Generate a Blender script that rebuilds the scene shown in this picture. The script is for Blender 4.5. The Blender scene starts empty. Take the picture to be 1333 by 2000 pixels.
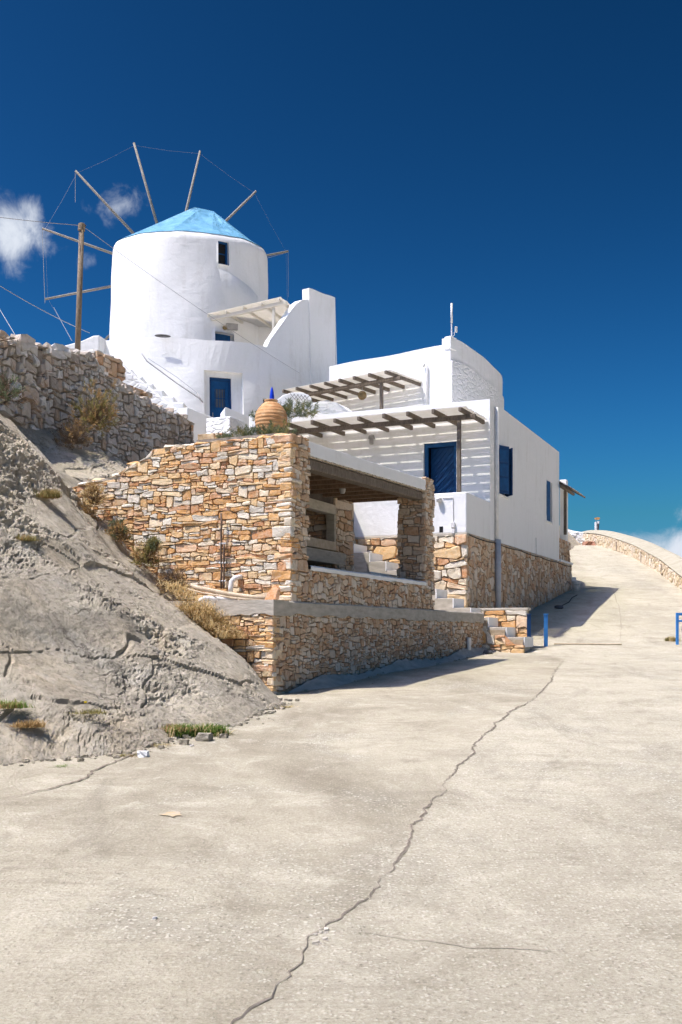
import bpy, bmesh, math, random
import numpy as np
from mathutils import Vector, Matrix

R_ = math.radians
scene = bpy.context.scene
col = scene.collection

# ------------------------------------------------------------------ camera
F, CX, HY = 2040.0, 666.5, 1240.0          # focal length and horizon measured in photo pixels
cam_d = bpy.data.cameras.new('camera')
cam = bpy.data.objects.new('camera', cam_d)
col.objects.link(cam)
cam_d.sensor_fit = 'HORIZONTAL'
cam_d.sensor_width = 36.0
cam_d.lens = F / 1333.0 * 36.0
cam_d.shift_y = (HY - 1000.0) / 1333.0
cam_d.clip_start = 0.1
cam_d.clip_end = 6000.0
cam.location = (0, 0, 0)
cam.rotation_euler = (R_(90), 0, 0)
scene.camera = cam

# ------------------------------------------------------------------ sky, sun, exposure
SUN = Vector((-0.45, -0.19, 1.0)).normalized()      # towards the sun
SUN_EL = math.asin(SUN.z)
SUN_AZ = math.atan2(SUN.x, SUN.y)                    # clockwise from +Y
EXPOSURE = 0.85
SKY_STRENGTH = 0.15
SUN_STRENGTH = 3.5

world = bpy.data.worlds.new('World')
scene.world = world
world.use_nodes = True
wn = world.node_tree
wn.nodes.clear()


def nd(nt, typ, **kw):
    n = nt.nodes.new(typ)
    for k, v in kw.items():
        if k.startswith('i_'):
            key = k[2:]
            key = int(key) if key.isdigit() else key.replace('_', ' ')
            n.inputs[key].default_value = v
        else:
            setattr(n, k, v)
    return n


def lk(nt, a, b):
    nt.links.new(a, b)


sky = nd(wn, 'ShaderNodeTexSky', sky_type='NISHITA', sun_disc=False, sun_elevation=SUN_EL,
         sun_rotation=SUN_AZ, altitude=0.0, air_density=1.0, dust_density=1.9, ozone_density=6.0)
# one grade for the whole dome: the deep, polarised blue of the photograph
sep = nd(wn, 'ShaderNodeSeparateColor')
lk(wn, sky.outputs[0], sep.inputs[0])
comb = nd(wn, 'ShaderNodeCombineColor')
for i, (g_, k_) in enumerate(((2.95, 14.6), (2.55, 15.2), (3.0, 16.0))):
    sc = nd(wn, 'ShaderNodeMath', operation='MULTIPLY')
    lk(wn, sep.outputs[i], sc.inputs[0])
    sc.inputs[1].default_value = 0.1
    pw = nd(wn, 'ShaderNodeMath', operation='POWER')
    lk(wn, sc.outputs[0], pw.inputs[0])
    pw.inputs[1].default_value = g_
    ml = nd(wn, 'ShaderNodeMath', operation='MULTIPLY')
    lk(wn, pw.outputs[0], ml.inputs[0])
    ml.inputs[1].default_value = k_
    lk(wn, ml.outputs[0], comb.inputs[i])
tc = nd(wn, 'ShaderNodeTexCoord')
geo_dir = tc.outputs['Generated']
# keep the low sky blue instead of letting it turn green in the haze
sp2 = nd(wn, 'ShaderNodeSeparateColor')
lk(wn, comb.outputs[0], sp2.inputs[0])
gb = nd(wn, 'ShaderNodeMath', operation='MULTIPLY')
lk(wn, sp2.outputs[1], gb.inputs[0])
gb.inputs[1].default_value = 1.62
mb_ = nd(wn, 'ShaderNodeMath', operation='MAXIMUM')
lk(wn, sp2.outputs[2], mb_.inputs[0])
lk(wn, gb.outputs[0], mb_.inputs[1])
cb2 = nd(wn, 'ShaderNodeCombineColor')
lk(wn, sp2.outputs[0], cb2.inputs[0])
lk(wn, sp2.outputs[1], cb2.inputs[1])
lk(wn, mb_.outputs[0], cb2.inputs[2])
prev = cb2.outputs[0]
# small fair-weather clouds: soft lumps at fixed directions broken up by noise
nz = nd(wn, 'ShaderNodeTexNoise', i_Scale=24.0, i_Detail=11.0, i_Roughness=0.64)
nz.inputs['Distortion'].default_value = 0.5
lk(wn, geo_dir, nz.inputs['Vector'])
dens = None
CLOUDS = [(18, 442, 112, 106, 1.2), (30, 522, 62, 52, 0.72), (236, 402, 100, 66, 0.64), (150, 405, 75, 60, 0.52), (112, 478, 55, 45, .5), (165, 508, 45, 38, 0.55),
          (1345, 1080, 320, 85, 0.98), (1160, 1060, 240, 42, 0.60), (1450, 1010, 260, 90, 0.62)]
for (cpx, cpy, rx, ry, amp) in CLOUDS:
    d = Vector(((cpx - CX) / F, 1.0, (HY - cpy) / F))
    ln = d.length
    d.normalize()
    e1 = Vector((d.y, -d.x, 0)).normalized()
    e2 = e1.cross(d)
    sub = nd(wn, 'ShaderNodeVectorMath', operation='SUBTRACT')
    lk(wn, geo_dir, sub.inputs[0])
    sub.inputs[1].default_value = d
    d1 = nd(wn, 'ShaderNodeVectorMath', operation='DOT_PRODUCT')
    d2 = nd(wn, 'ShaderNodeVectorMath', operation='DOT_PRODUCT')
    d3 = nd(wn, 'ShaderNodeVectorMath', operation='DOT_PRODUCT')
    d1.inputs[1].default_value = e1 / (rx / F / ln)
    d2.inputs[1].default_value = e2 / (ry / F / ln)
    d3.inputs[1].default_value = d * 6.0
    for q in (d1, d2, d3):
        lk(wn, sub.outputs[0], q.inputs[0])
    cx = nd(wn, 'ShaderNodeCombineXYZ')
    lk(wn, d1.outputs['Value'], cx.inputs[0])
    lk(wn, d2.outputs['Value'], cx.inputs[1])
    lk(wn, d3.outputs['Value'], cx.inputs[2])
    L = nd(wn, 'ShaderNodeVectorMath', operation='LENGTH')
    lk(wn, cx.outputs[0], L.inputs[0])
    mr = nd(wn, 'ShaderNodeMapRange', interpolation_type='SMOOTHSTEP')
    mr.inputs['From Min'].default_value = 1.25
    mr.inputs['From Max'].default_value = 0.0
    mr.inputs['To Min'].default_value = 0.0
    mr.inputs['To Max'].default_value = amp
    lk(wn, L.outputs['Value'], mr.inputs['Value'])
    if dens is None:
        dens = mr.outputs[0]
    else:
        mx = nd(wn, 'ShaderNodeMath', operation='MAXIMUM')
        lk(wn, dens, mx.inputs[0])
        lk(wn, mr.outputs[0], mx.inputs[1])
        dens = mx.outputs[0]
ad = nd(wn, 'ShaderNodeMath', operation='MULTIPLY_ADD')      # noise*1.6-... shaped by the lump
lk(wn, nz.outputs['Fac'], ad.inputs[0])
ad.inputs[1].default_value = 2.3
ad.inputs[2].default_value = -1.72
sm = nd(wn, 'ShaderNodeMath', operation='MULTIPLY_ADD')
lk(wn, dens, sm.inputs[0])
sm.inputs[1].default_value = 1.35
lk(wn, ad.outputs[0], sm.inputs[2])
cl = nd(wn, 'ShaderNodeMapRange', interpolation_type='SMOOTHSTEP')
cl.inputs['From Min'].default_value = 0.0
cl.inputs['From Max'].default_value = 1.1
lk(wn, sm.outputs[0], cl.inputs['Value'])
gate = nd(wn, 'ShaderNodeMath', operation='MULTIPLY')
lk(wn, cl.outputs[0], gate.inputs[0])
g2 = nd(wn, 'ShaderNodeMapRange')
g2.inputs['From Max'].default_value = 0.25
lk(wn, dens, g2.inputs['Value'])
lk(wn, g2.outputs[0], gate.inputs[1])
cm = nd(wn, 'ShaderNodeMix', data_type='RGBA')
lk(wn, gate.outputs[0], cm.inputs['Factor'])
lk(wn, prev, cm.inputs['A'])
cm.inputs['B'].default_value = (2.8, 3.0, 3.35, 1)
bg = nd(wn, 'ShaderNodeBackground', i_Strength=SKY_STRENGTH)
lk(wn, cm.outputs['Result'], bg.inputs['Color'])
wo = nd(wn, 'ShaderNodeOutputWorld')
lk(wn, bg.outputs[0], wo.inputs['Surface'])

sun_d = bpy.data.lights.new('sun', 'SUN')
sun_d.energy = SUN_STRENGTH
sun_d.angle = R_(0.45)
sun_d.color = (1.0, 0.945, 0.80)
sun = bpy.data.objects.new('sun', sun_d)
col.objects.link(sun)
sun.rotation_euler = SUN.to_track_quat('Z', 'Y').to_euler()
sun.location = SUN * 80

vs = scene.view_settings
vs.view_transform = 'Standard'
vs.look = 'None'
vs.exposure = EXPOSURE
vs.gamma = 1.0
vs.use_curve_mapping = False
scene.render.engine = 'CYCLES'
scene.cycles.max_bounces = 8
scene.cycles.diffuse_bounces = 5

# ------------------------------------------------------------------ numeric helpers
rng = np.random.default_rng(7)
RND = random.Random(11)


def _hash(ix, iy, iz, seed):
    h = (ix.astype(np.int64) * 374761393 + iy.astype(np.int64) * 668265263 + iz.astype(np.int64) * 2147483647 + seed * 1274126177) & 0xffffffff
    h = ((h ^ (h >> 13)) * 1274126177) & 0xffffffff
    h = ((h ^ (h >> 16)) * 2246822519) & 0xffffffff
    return ((h ^ (h >> 15)) & 0xffff) / 65535.0


def vnoise(p, seed=0):
    p = np.asarray(p, float)
    i = np.floor(p).astype(np.int64)
    f = p - i
    f = f * f * f * (f * (f * 6 - 15) + 10)
    out = 0
    for dx in (0, 1):
        for dy in (0, 1):
            for dz in (0, 1):
                w = (f[..., 0] if dx else 1 - f[..., 0]) * (f[..., 1] if dy else 1 - f[..., 1]) * (f[..., 2] if dz else 1 - f[..., 2])
                out = out + w * _hash(i[..., 0] + dx, i[..., 1] + dy, i[..., 2] + dz, seed)
    return out * 2 - 1


def fbm(p, octaves=4, seed=0, gain=0.5):
    p = np.asarray(p, float)
    a, s, out = 1.0, 0.0, 0
    for k in range(octaves):
        out = out + a * vnoise(p * (2.03 ** k) + 17.3 * k, seed + k)
        s += a
        a *= gain
    return out / s


def cellular(p, seed=0):
    """returns F1, F2 and a random id per cell"""
    p = np.asarray(p, float)
    i = np.floor(p).astype(np.int64)
    f1 = np.full(p.shape[:-1], 9.0)
    f2 = np.full(p.shape[:-1], 9.0)
    cid = np.zeros(p.shape[:-1])
    for dx in (-1, 0, 1):
        for dy in (-1, 0, 1):
            for dz in (-1, 0, 1):
                jx, jy, jz = i[..., 0] + dx, i[..., 1] + dy, i[..., 2] + dz
                q = np.stack([jx + _hash(jx, jy, jz, seed), jy + _hash(jx, jy, jz, seed + 1), jz + _hash(jx, jy, jz, seed + 2)], -1)
                d = np.sqrt(((p - q) ** 2).sum(-1))
                n = d < f1
                f2 = np.where(n, f1, np.minimum(f2, d))
                cid = np.where(n, _hash(jx, jy, jz, seed + 3), cid)
                f1 = np.where(n, d, f1)
    return f1, f2, cid


def sstep(x, a, b):
    t = np.clip((np.asarray(x, float) - a) / (b - a), 0, 1)
    return t * t * (3 - 2 * t)


def P(px, py, Y):
    return Vector(((px - CX) / F * Y, Y, (HY - py) / F * Y))


U2 = Vector((0.4004, 0.9163))       # along the receding right-hand walls
V2 = Vector((-0.9163, 0.4004))      # along the sunlit front walls, towards the left
ON = Vector((-0.851, 13.0))         # corner of the low retaining wall
OH = Vector((2.756, 22.9))          # corner of the house terrace


def N3(a, b, z):
    q = ON + U2 * a + V2 * b
    return Vector((q.x, q.y, z))


def H3(a, b, z):
    q = OH + U2 * a + V2 * b
    return Vector((q.x, q.y, z))


def hit_plane(px, py, O, e):
    k = (px - CX) / F
    t = (O.x - k * O.y) / (k * e.y - e.x)
    Y = O.y + e.y * t
    return t, (HY - py) / F * Y


def hit_cyl(px, py, C, R):
    k = (px - CX) / F
    A = k * k + 1
    B = -2 * (k * C.x + C.y)
    c = C.x ** 2 + C.y ** 2 - R * R
    disc = max(B * B - 4 * A * c, 0)
    Y = (-B - math.sqrt(disc)) / (2 * A)
    return math.atan2(k * Y - C.x, C.y - Y), (HY - py) / F * Y


# ------------------------------------------------------------------ object helpers
WLOC = {}


def tag(o, label=None, cat=None, group=None, kind=None):
    if label:
        o['label'] = label
    if cat:
        o['category'] = cat
    if group:
        o['group'] = group
    if kind:
        o['kind'] = kind
    return o


def thing(name, loc, label, cat, group=None):
    o = bpy.data.objects.new(name, None)
    o.empty_display_size = 0.2
    col.objects.link(o)
    o.location = loc
    WLOC[o] = Vector(loc)
    return tag(o, label, cat, group)


def mk(name, verts, faces, mat, parent=None, smooth=False, attr=None):
    """one mesh object; verts are world coordinates, the origin goes to their centre"""
    v = np.asarray([tuple(q) for q in verts] if not isinstance(verts, np.ndarray) else verts, float).reshape(-1, 3)
    c = (v.min(0) + v.max(0)) / 2
    me = bpy.data.meshes.new(name)
    me.from_pydata((v - c).tolist() if len(v) < 200000 else (v - c), [], faces)
    if smooth:
        me.polygons.foreach_set('use_smooth', [True] * len(me.polygons))
    if attr is not None:
        at = me.attributes.new('tone', 'FLOAT', 'POINT')
        at.data.foreach_set('value', np.asarray(attr, np.float32))
    me.materials.append(mat)
    me.update()
    o = bpy.data.objects.new(name, me)
    col.objects.link(o)
    cw = Vector(c)
    WLOC[o] = cw
    if parent is not None:
        o.parent = parent
        o.location = cw - WLOC[parent]
    else:
        o.location = cw
    return o


class MB:
    """collects shapes into one mesh"""

    def __init__(s):
        s.v, s.f = [], []

    def add(s, verts, faces):
        n = len(s.v)
        s.v += [Vector(q) for q in verts]
        s.f += [tuple(i + n for i in f) for f in faces]
        return s

    def box(s, o, ex, ey, ez):
        """corner o and three edge vectors"""
        o, ex, ey, ez = Vector(o), Vector(ex), Vector(ey), Vector(ez)
        if ex.cross(ey).dot(ez) < 0:
            ex, ey = ey, ex
        vs_ = [o, o + ex, o + ex + ey, o + ey, o + ez, o + ex + ez, o + ex + ey + ez, o + ey + ez]
        return s.add(vs_, [(3, 2, 1, 0), (4, 5, 6, 7), (0, 1, 5, 4), (1, 2, 6, 5), (2, 3, 7, 6), (3, 0, 4, 7)])

    def prism(s, poly, z0, z1):
        n = len(poly)
        z0 = [z0] * n if not isinstance(z0, (list, tuple)) else z0
        z1 = [z1] * n if not isinstance(z1, (list, tuple)) else z1
        area = sum(poly[i][0] * poly[(i + 1) % n][1] - poly[(i + 1) % n][0] * poly[i][1] for i in range(n))
        if area < 0:
            poly, z0, z1 = poly[::-1], z0[::-1], z1[::-1]
        b = [(p[0], p[1], z) for p, z in zip(poly, z0)]
        t = [(p[0], p[1], z) for p, z in zip(poly, z1)]
        fs = [tuple(range(n))[::-1], tuple(range(n, 2 * n))] + [(i, (i + 1) % n, n + (i + 1) % n, n + i) for i in range(n)]
        return s.add(b + t, fs)

    def tube(s, pts, r, n=8, cap=True):
        pts = [Vector(p) for p in pts]
        rs = r if isinstance(r, (list, tuple)) else [r] * len(pts)
        base = len(s.v)
        prev = None
        for i, p in enumerate(pts):
            d = (pts[min(i + 1, len(pts) - 1)] - pts[max(i - 1, 0)]).normalized()
            if prev is None:
                a = d.orthogonal().normalized()
            else:
                a = (prev - d * prev.dot(d)).normalized()
            prev = a
            b = d.cross(a)
            for k in range(n):
                t = 2 * math.pi * k / n
                s.v.append(p + (a * math.cos(t) + b * math.sin(t)) * rs[i])
        for i in range(len(pts) - 1):
            for k in range(n):
                s.f.append((base + i * n + k, base + i * n + (k + 1) % n, base + (i + 1) * n + (k + 1) % n, base + (i + 1) * n + k))
        if cap:
            s.f.append(tuple(base + k for k in range(n))[::-1])
            e = base + (len(pts) - 1) * n
            s.f.append(tuple(e + k for k in range(n)))
        return s

    def lathe(s, prof, c, n=32, a0=0.0, a1=2 * math.pi):
        """prof: (radius, z) pairs from bottom to top round the vertical axis at c"""
        base = len(s.v)
        full = abs(a1 - a0 - 2 * math.pi) < 1e-6
        m = n if full else n + 1
        for r, z in prof:
            for k in range(m):
                t = a0 + (a1 - a0) * k / n
                s.v.append(Vector((c[0] + r * math.sin(t), c[1] - r * math.cos(t), z)))
        for i in range(len(prof) - 1):
            for k in range(n):
                k2 = (k + 1) % m
                s.f.append((base + i * m + k, base + i * m + k2, base + (i + 1) * m + k2, base + (i + 1) * m + k))
        return s

    def build(s, name, mat, parent=None, bevel=0.0, seg=2, smooth=False, weld=False, tri=False):
        if bevel or weld:
            bm = bmesh.new()
            vv = [bm.verts.new(v) for v in s.v]
            for f in s.f:
                try:
                    bm.faces.new([vv[i] for i in f])
                except ValueError:
                    pass
            if weld:
                bmesh.ops.remove_doubles(bm, verts=bm.verts, dist=0.0008)
            bm.normal_update()
            if bevel:
                ed = [e for e in bm.edges if len(e.link_faces) == 2 and e.calc_face_angle(0) > 0.6]
                bmesh.ops.bevel(bm, geom=ed, offset=bevel, segments=seg, affect='EDGES', clamp_overlap=True, profile=0.5)
            v = [tuple(q.co) for q in bm.verts]
            bm.verts.index_update()
            f = [tuple(q.index for q in fc.verts) for fc in bm.faces]
            bm.free()
            return mk(name, v, f, mat, parent, smooth)
        return mk(name, s.v, s.f, mat, parent, smooth)


def v2(p):
    return Vector((p[0], p[1]))


# ------------------------------------------------------------------ materials
def pos_node(nt):
    return nd(nt, 'ShaderNodeNewGeometry').outputs['Position']


def ramp(nt, stops, interp='LINEAR'):
    r = nd(nt, 'ShaderNodeValToRGB')
    r.color_ramp.interpolation = interp
    e = r.color_ramp.elements
    while len(e) > 1:
        e.remove(e[0])
    e[0].position, e[0].color = stops[0][0], (*stops[0][1], 1)
    for p, c in stops[1:]:
        q = e.new(p)
        q.color = (*c, 1)
    return r


def noise(nt, vec, scale, detail=5, rough=0.55, dist=0.0):
    n = nd(nt, 'ShaderNodeTexNoise', i_Scale=scale, i_Detail=detail, i_Roughness=rough)
    n.inputs['Distortion'].default_value = dist
    if vec is not None:
        lk(nt, vec, n.inputs['Vector'])
    return n.outputs['Fac']


def scaled(nt, vec, s, rot=(0, 0, 0)):
    m = nd(nt, 'ShaderNodeMapping')
    m.inputs['Scale'].default_value = s
    m.inputs['Rotation'].default_value = rot
    lk(nt, vec, m.inputs['Vector'])
    return m.outputs[0]


def mixc(nt, fac, a, b, mode='MIX'):
    m = nd(nt, 'ShaderNodeMix', data_type='RGBA', blend_type=mode)
    for s_, v in (('Factor', fac), ('A', a), ('B', b)):
        if isinstance(v, (int, float)):
            m.inputs[s_].default_value = v
        elif isinstance(v, tuple):
            m.inputs[s_].default_value = (*v, 1) if len(v) == 3 else v
        else:
            lk(nt, v, m.inputs[s_])
    return m.outputs['Result']


def mth(nt, op, a, b=0.0, c=None):
    m = nd(nt, 'ShaderNodeMath', operation=op)
    for i, v in enumerate((a, b) if c is None else (a, b, c)):
        if isinstance(v, (int, float)):
            m.inputs[i].default_value = v
        else:
            lk(nt, v, m.inputs[i])
    return m.outputs[0]


def mrange(nt, v, a, b, c=0.0, d=1.0):
    m = nd(nt, 'ShaderNodeMapRange')
    lk(nt, v, m.inputs['Value'])
    for k, x in zip(('From Min', 'From Max', 'To Min', 'To Max'), (a, b, c, d)):
        m.inputs[k].default_value = x
    return m.outputs[0]


def new_mat(name):
    m = bpy.data.materials.new(name)
    m.use_nodes = True
    nt = m.node_tree
    bs = nt.nodes['Principled BSDF']
    bs.inputs['Specular IOR Level'].default_value = 0.3
    return m, nt, bs


def bump(nt, bs, h, dist, strength=1.0, chain=None):
    b = nd(nt, 'ShaderNodeBump', i_Strength=strength, i_Distance=dist)
    lk(nt, h, b.inputs['Height'])
    if chain is not None:
        lk(nt, chain, b.inputs['Normal'])
    lk(nt, b.outputs[0], bs.inputs['Normal'])
    return b.outputs[0]


def simple(name, c0, c1, scale, rough=0.8, bdist=0.003, stretch=(1, 1, 1), rot=(0, 0, 0), lo=0.35, hi=0.65, bscale=None):
    m, nt, bs = new_mat(name)
    p = scaled(nt, pos_node(nt), stretch, rot)
    n = noise(nt, p, scale, 6, 0.6)
    r = ramp(nt, [(lo, c0), (hi, c1)])
    lk(nt, n, r.inputs[0])
    lk(nt, r.outputs[0], bs.inputs['Base Color'])
    bs.inputs['Roughness'].default_value = rough
    if bdist:
        bump(nt, bs, noise(nt, p, bscale or scale * 2, 6, 0.6), bdist)
    return m


def plaster_mat(name, base=(0.80, 0.80, 0.785), stone=0.0, b1=0.035, b2=0.006):
    m, nt, bs = new_mat(name)
    p = pos_node(nt)
    n1 = noise(nt, p, 1.1, 4, 0.55)
    n2 = noise(nt, p, 9.0, 5, 0.6)
    dirt = noise(nt, scaled(nt, p, (1.5, 1.5, 0.35)), 2.2, 6, 0.65)
    c = mixc(nt, mrange(nt, dirt, 0.52, 0.76), base, tuple(x * y for x, y in zip(base, (0.87, 0.86, 0.84))))
    c = mixc(nt, mrange(nt, n2, 0.5, 0.8), c, tuple(min(1, x * 1.03) for x in base))
    lk(nt, c, bs.inputs['Base Color'])
    bs.inputs['Roughness'].default_value = 0.85
    bs.inputs['Specular IOR Level'].default_value = 0.2
    ch = bump(nt, bs, n1, b1)
    ch = bump(nt, bs, noise(nt, scaled(nt, p, (1, 1, 1.6)), 3.2, 5, 0.6, 0.8), 0.009, 1.0, ch)
    ch = bump(nt, bs, n2, b2 * 0.8, 1.0, ch)
    if stone:
        vo = nd(nt, 'ShaderNodeTexVoronoi', feature='DISTANCE_TO_EDGE', i_Scale=3.6)
        wob = nd(nt, 'ShaderNodeTexNoise', i_Scale=3.0)
        lk(nt, p, wob.inputs['Vector'])
        pv = nd(nt, 'ShaderNodeVectorMath', operation='MULTIPLY_ADD')
        lk(nt, wob.outputs['Color'], pv.inputs[0])
        pv.inputs[1].default_value = (0.25, 0.25, 0.25)
        lk(nt, p, pv.inputs[2])
        lk(nt, scaled(nt, pv.outputs[0], (1, 1, 2.1)), vo.inputs['Vector'])
        h = mrange(nt, vo.outputs['Distance'], 0.0, 0.16)
        ch = bump(nt, bs, h, stone, 1.0, ch)
    return m


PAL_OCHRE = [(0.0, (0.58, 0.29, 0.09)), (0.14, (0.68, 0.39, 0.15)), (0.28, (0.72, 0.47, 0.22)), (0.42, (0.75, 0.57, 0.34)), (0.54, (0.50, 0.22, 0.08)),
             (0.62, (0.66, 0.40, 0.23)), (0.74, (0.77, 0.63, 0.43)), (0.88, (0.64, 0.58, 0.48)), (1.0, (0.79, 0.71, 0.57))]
PAL_BROWN_SHADED = [(0.0, (0.411, 0.239, 0.126)), (0.2, (0.544, 0.359, 0.212)), (0.36, (0.593, 0.435, 0.289)), (0.5, (0.508, 0.282, 0.144)), (0.62, (0.484, 0.391, 0.298)),  # same stones as the ochre; shade of right-hand faces put into the colour
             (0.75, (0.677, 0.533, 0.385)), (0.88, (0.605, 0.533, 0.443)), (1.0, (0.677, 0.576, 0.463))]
PAL_GREY = [(0.0, (0.336, 0.280, 0.224)), (0.25, (0.470, 0.414, 0.347)), (0.45, (0.560, 0.515, 0.459)), (0.6, (0.448, 0.325, 0.224)), (0.75, (0.515, 0.504, 0.482)), (1.0, (0.627, 0.605, 0.560))]


PAL_PALE = [(0.0, (0.60, 0.46, 0.28)), (0.3, (0.68, 0.56, 0.39)), (0.6, (0.72, 0.63, 0.50)), (0.8, (0.56, 0.42, 0.27)), (1.0, (0.74, 0.68, 0.58))]


def stone_mat(name, pal, joined):
    m, nt, bs = new_mat(name)
    p = pos_node(nt)
    if joined:
        val = nd(nt, 'ShaderNodeAttribute', attribute_name='tone').outputs['Fac']
    else:
        val = nd(nt, 'ShaderNodeObjectInfo').outputs['Random']
    n1 = noise(nt, p, 7.0, 6, 0.65, 0.4)
    v_ = mth(nt, 'MULTIPLY_ADD', n1, 0.30, mth(nt, 'ADD', val, -0.15))
    r = ramp(nt, pal)
    lk(nt, v_, r.inputs[0])
    n2 = noise(nt, p, 22.0, 6, 0.7)
    c = mixc(nt, mrange(nt, n2, 0.42, 0.72, 0.0, 0.38), r.outputs[0], (0.66, 0.60, 0.50))
    c = mixc(nt, mrange(nt, noise(nt, p, 13.0, 6, 0.7), 0.54, 0.72, 0.0, 0.5), c, (0.22, 0.14, 0.08))
    lk(nt, c, bs.inputs['Base Color'])
    bs.inputs['Roughness'].default_value = 0.9
    ch = bump(nt, bs, n1, 0.022)
    bump(nt, bs, noise(nt, p, 45.0, 6, 0.7), 0.006, 1.0, ch)
    return m


def rock_mat():
    m, nt, bs = new_mat('bedrock')
    p = pos_node(nt)
    ps = scaled(nt, p, (1.0, 1.0, 2.2), (0.458, 0.314, 0.324))
    n1 = noise(nt, ps, 0.9, 9, 0.70, 0.4)
    r1 = ramp(nt, [(0.30, (0.393, 0.345, 0.264)), (0.44, (0.503, 0.444, 0.341)), (0.56, (0.576, 0.511, 0.389)), (0.70, (0.658, 0.587, 0.450))])
    lk(nt, n1, r1.inputs[0])
    warm = noise(nt, p, 0.7, 7, 0.66)
    c = mixc(nt, mrange(nt, warm, 0.48, 0.68, 0, 0.5), r1.outputs[0], (0.623, 0.484, 0.300))
    cool = noise(nt, p, 1.7, 8, 0.7)
    c = mixc(nt, mrange(nt, cool, 0.52, 0.66, 0, 0.6), c, (0.512, 0.488, 0.413))
    n3 = noise(nt, ps, 7.5, 9, 0.78, 0.3)
    c = mixc(nt, mrange(nt, n3, 0.56, 0.68, 0.0, 0.7), c, (0.695, 0.636, 0.510))
    n2 = noise(nt, p, 17.0, 9, 0.82)
    c = mixc(nt, mrange(nt, n2, 0.38, 0.48, 0.62, 0.0), c, (0.183, 0.157, 0.118))
    c = mixc(nt, mrange(nt, n2, 0.56, 0.68, 0.0, 0.5), c, (0.677, 0.617, 0.495))
    # weathering streaks and bedding that run down the dip of the slab
    cs = nd(nt, 'ShaderNodeCombineXYZ')
    for i_, (vec, k_) in enumerate((((0.40, 0.916, 0.0), 2.6), ((0.70, -0.306, -0.645), 0.55), ((0.59, -0.258, 0.764), 2.0))):
        dt = nd(nt, 'ShaderNodeVectorMath', operation='DOT_PRODUCT')
        lk(nt, p, dt.inputs[0])
        dt.inputs[1].default_value = vec
        lk(nt, mth(nt, 'MULTIPLY', dt.outputs['Value'], k_), cs.inputs[i_])
    sk = noise(nt, cs.outputs[0], 1.5, 9, 0.72, 0.7)
    c = mixc(nt, mrange(nt, sk, 0.51, 0.64, 0.0, 0.48), c, (0.299, 0.263, 0.210))
    c = mixc(nt, mrange(nt, sk, 0.44, 0.34, 0.0, 0.55), c, (0.701, 0.638, 0.514))
    stain = noise(nt, p, 0.55, 7, 0.68, 0.6)
    c = mixc(nt, mrange(nt, stain, 0.53, 0.64, 0.0, 0.38), c, (0.305, 0.269, 0.215))
    # thin dark joints
    vo = nd(nt, 'ShaderNodeTexVoronoi', feature='DISTANCE_TO_EDGE', i_Scale=0.8)
    wb = nd(nt, 'ShaderNodeTexNoise', i_Scale=2.2, i_Detail=8.0, i_Roughness=0.7)
    lk(nt, p, wb.inputs['Vector'])
    pv = nd(nt, 'ShaderNodeVectorMath', operation='MULTIPLY_ADD')
    lk(nt, wb.outputs['Color'], pv.inputs[0])
    pv.inputs[1].default_value = (0.8, 0.8, 0.8)
    lk(nt, scaled(nt, p, (0.7, 0.9, 1.7), (0.458, 0.314, 0.730)), pv.inputs[2])
    lk(nt, pv.outputs[0], vo.inputs['Vector'])
    jt = mth(nt, 'MULTIPLY', mrange(nt, vo.outputs['Distance'], 0.014, 0.003), mrange(nt, cool, 0.50, 0.60))
    c = mixc(nt, mth(nt, 'MULTIPLY', jt, 0.5), c, (0.110, 0.090, 0.069))
    lk(nt, c, bs.inputs['Base Color'])
    bs.inputs['Roughness'].default_value = 0.95
    ch = bump(nt, bs, sk, 0.10)
    ch = bump(nt, bs, n3, 0.03, 1.0, ch)
    ch = bump(nt, bs, n2, 0.022, 1.0, ch)
    bump(nt, bs, jt, -0.012, 1.0, ch)
    return m


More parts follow.
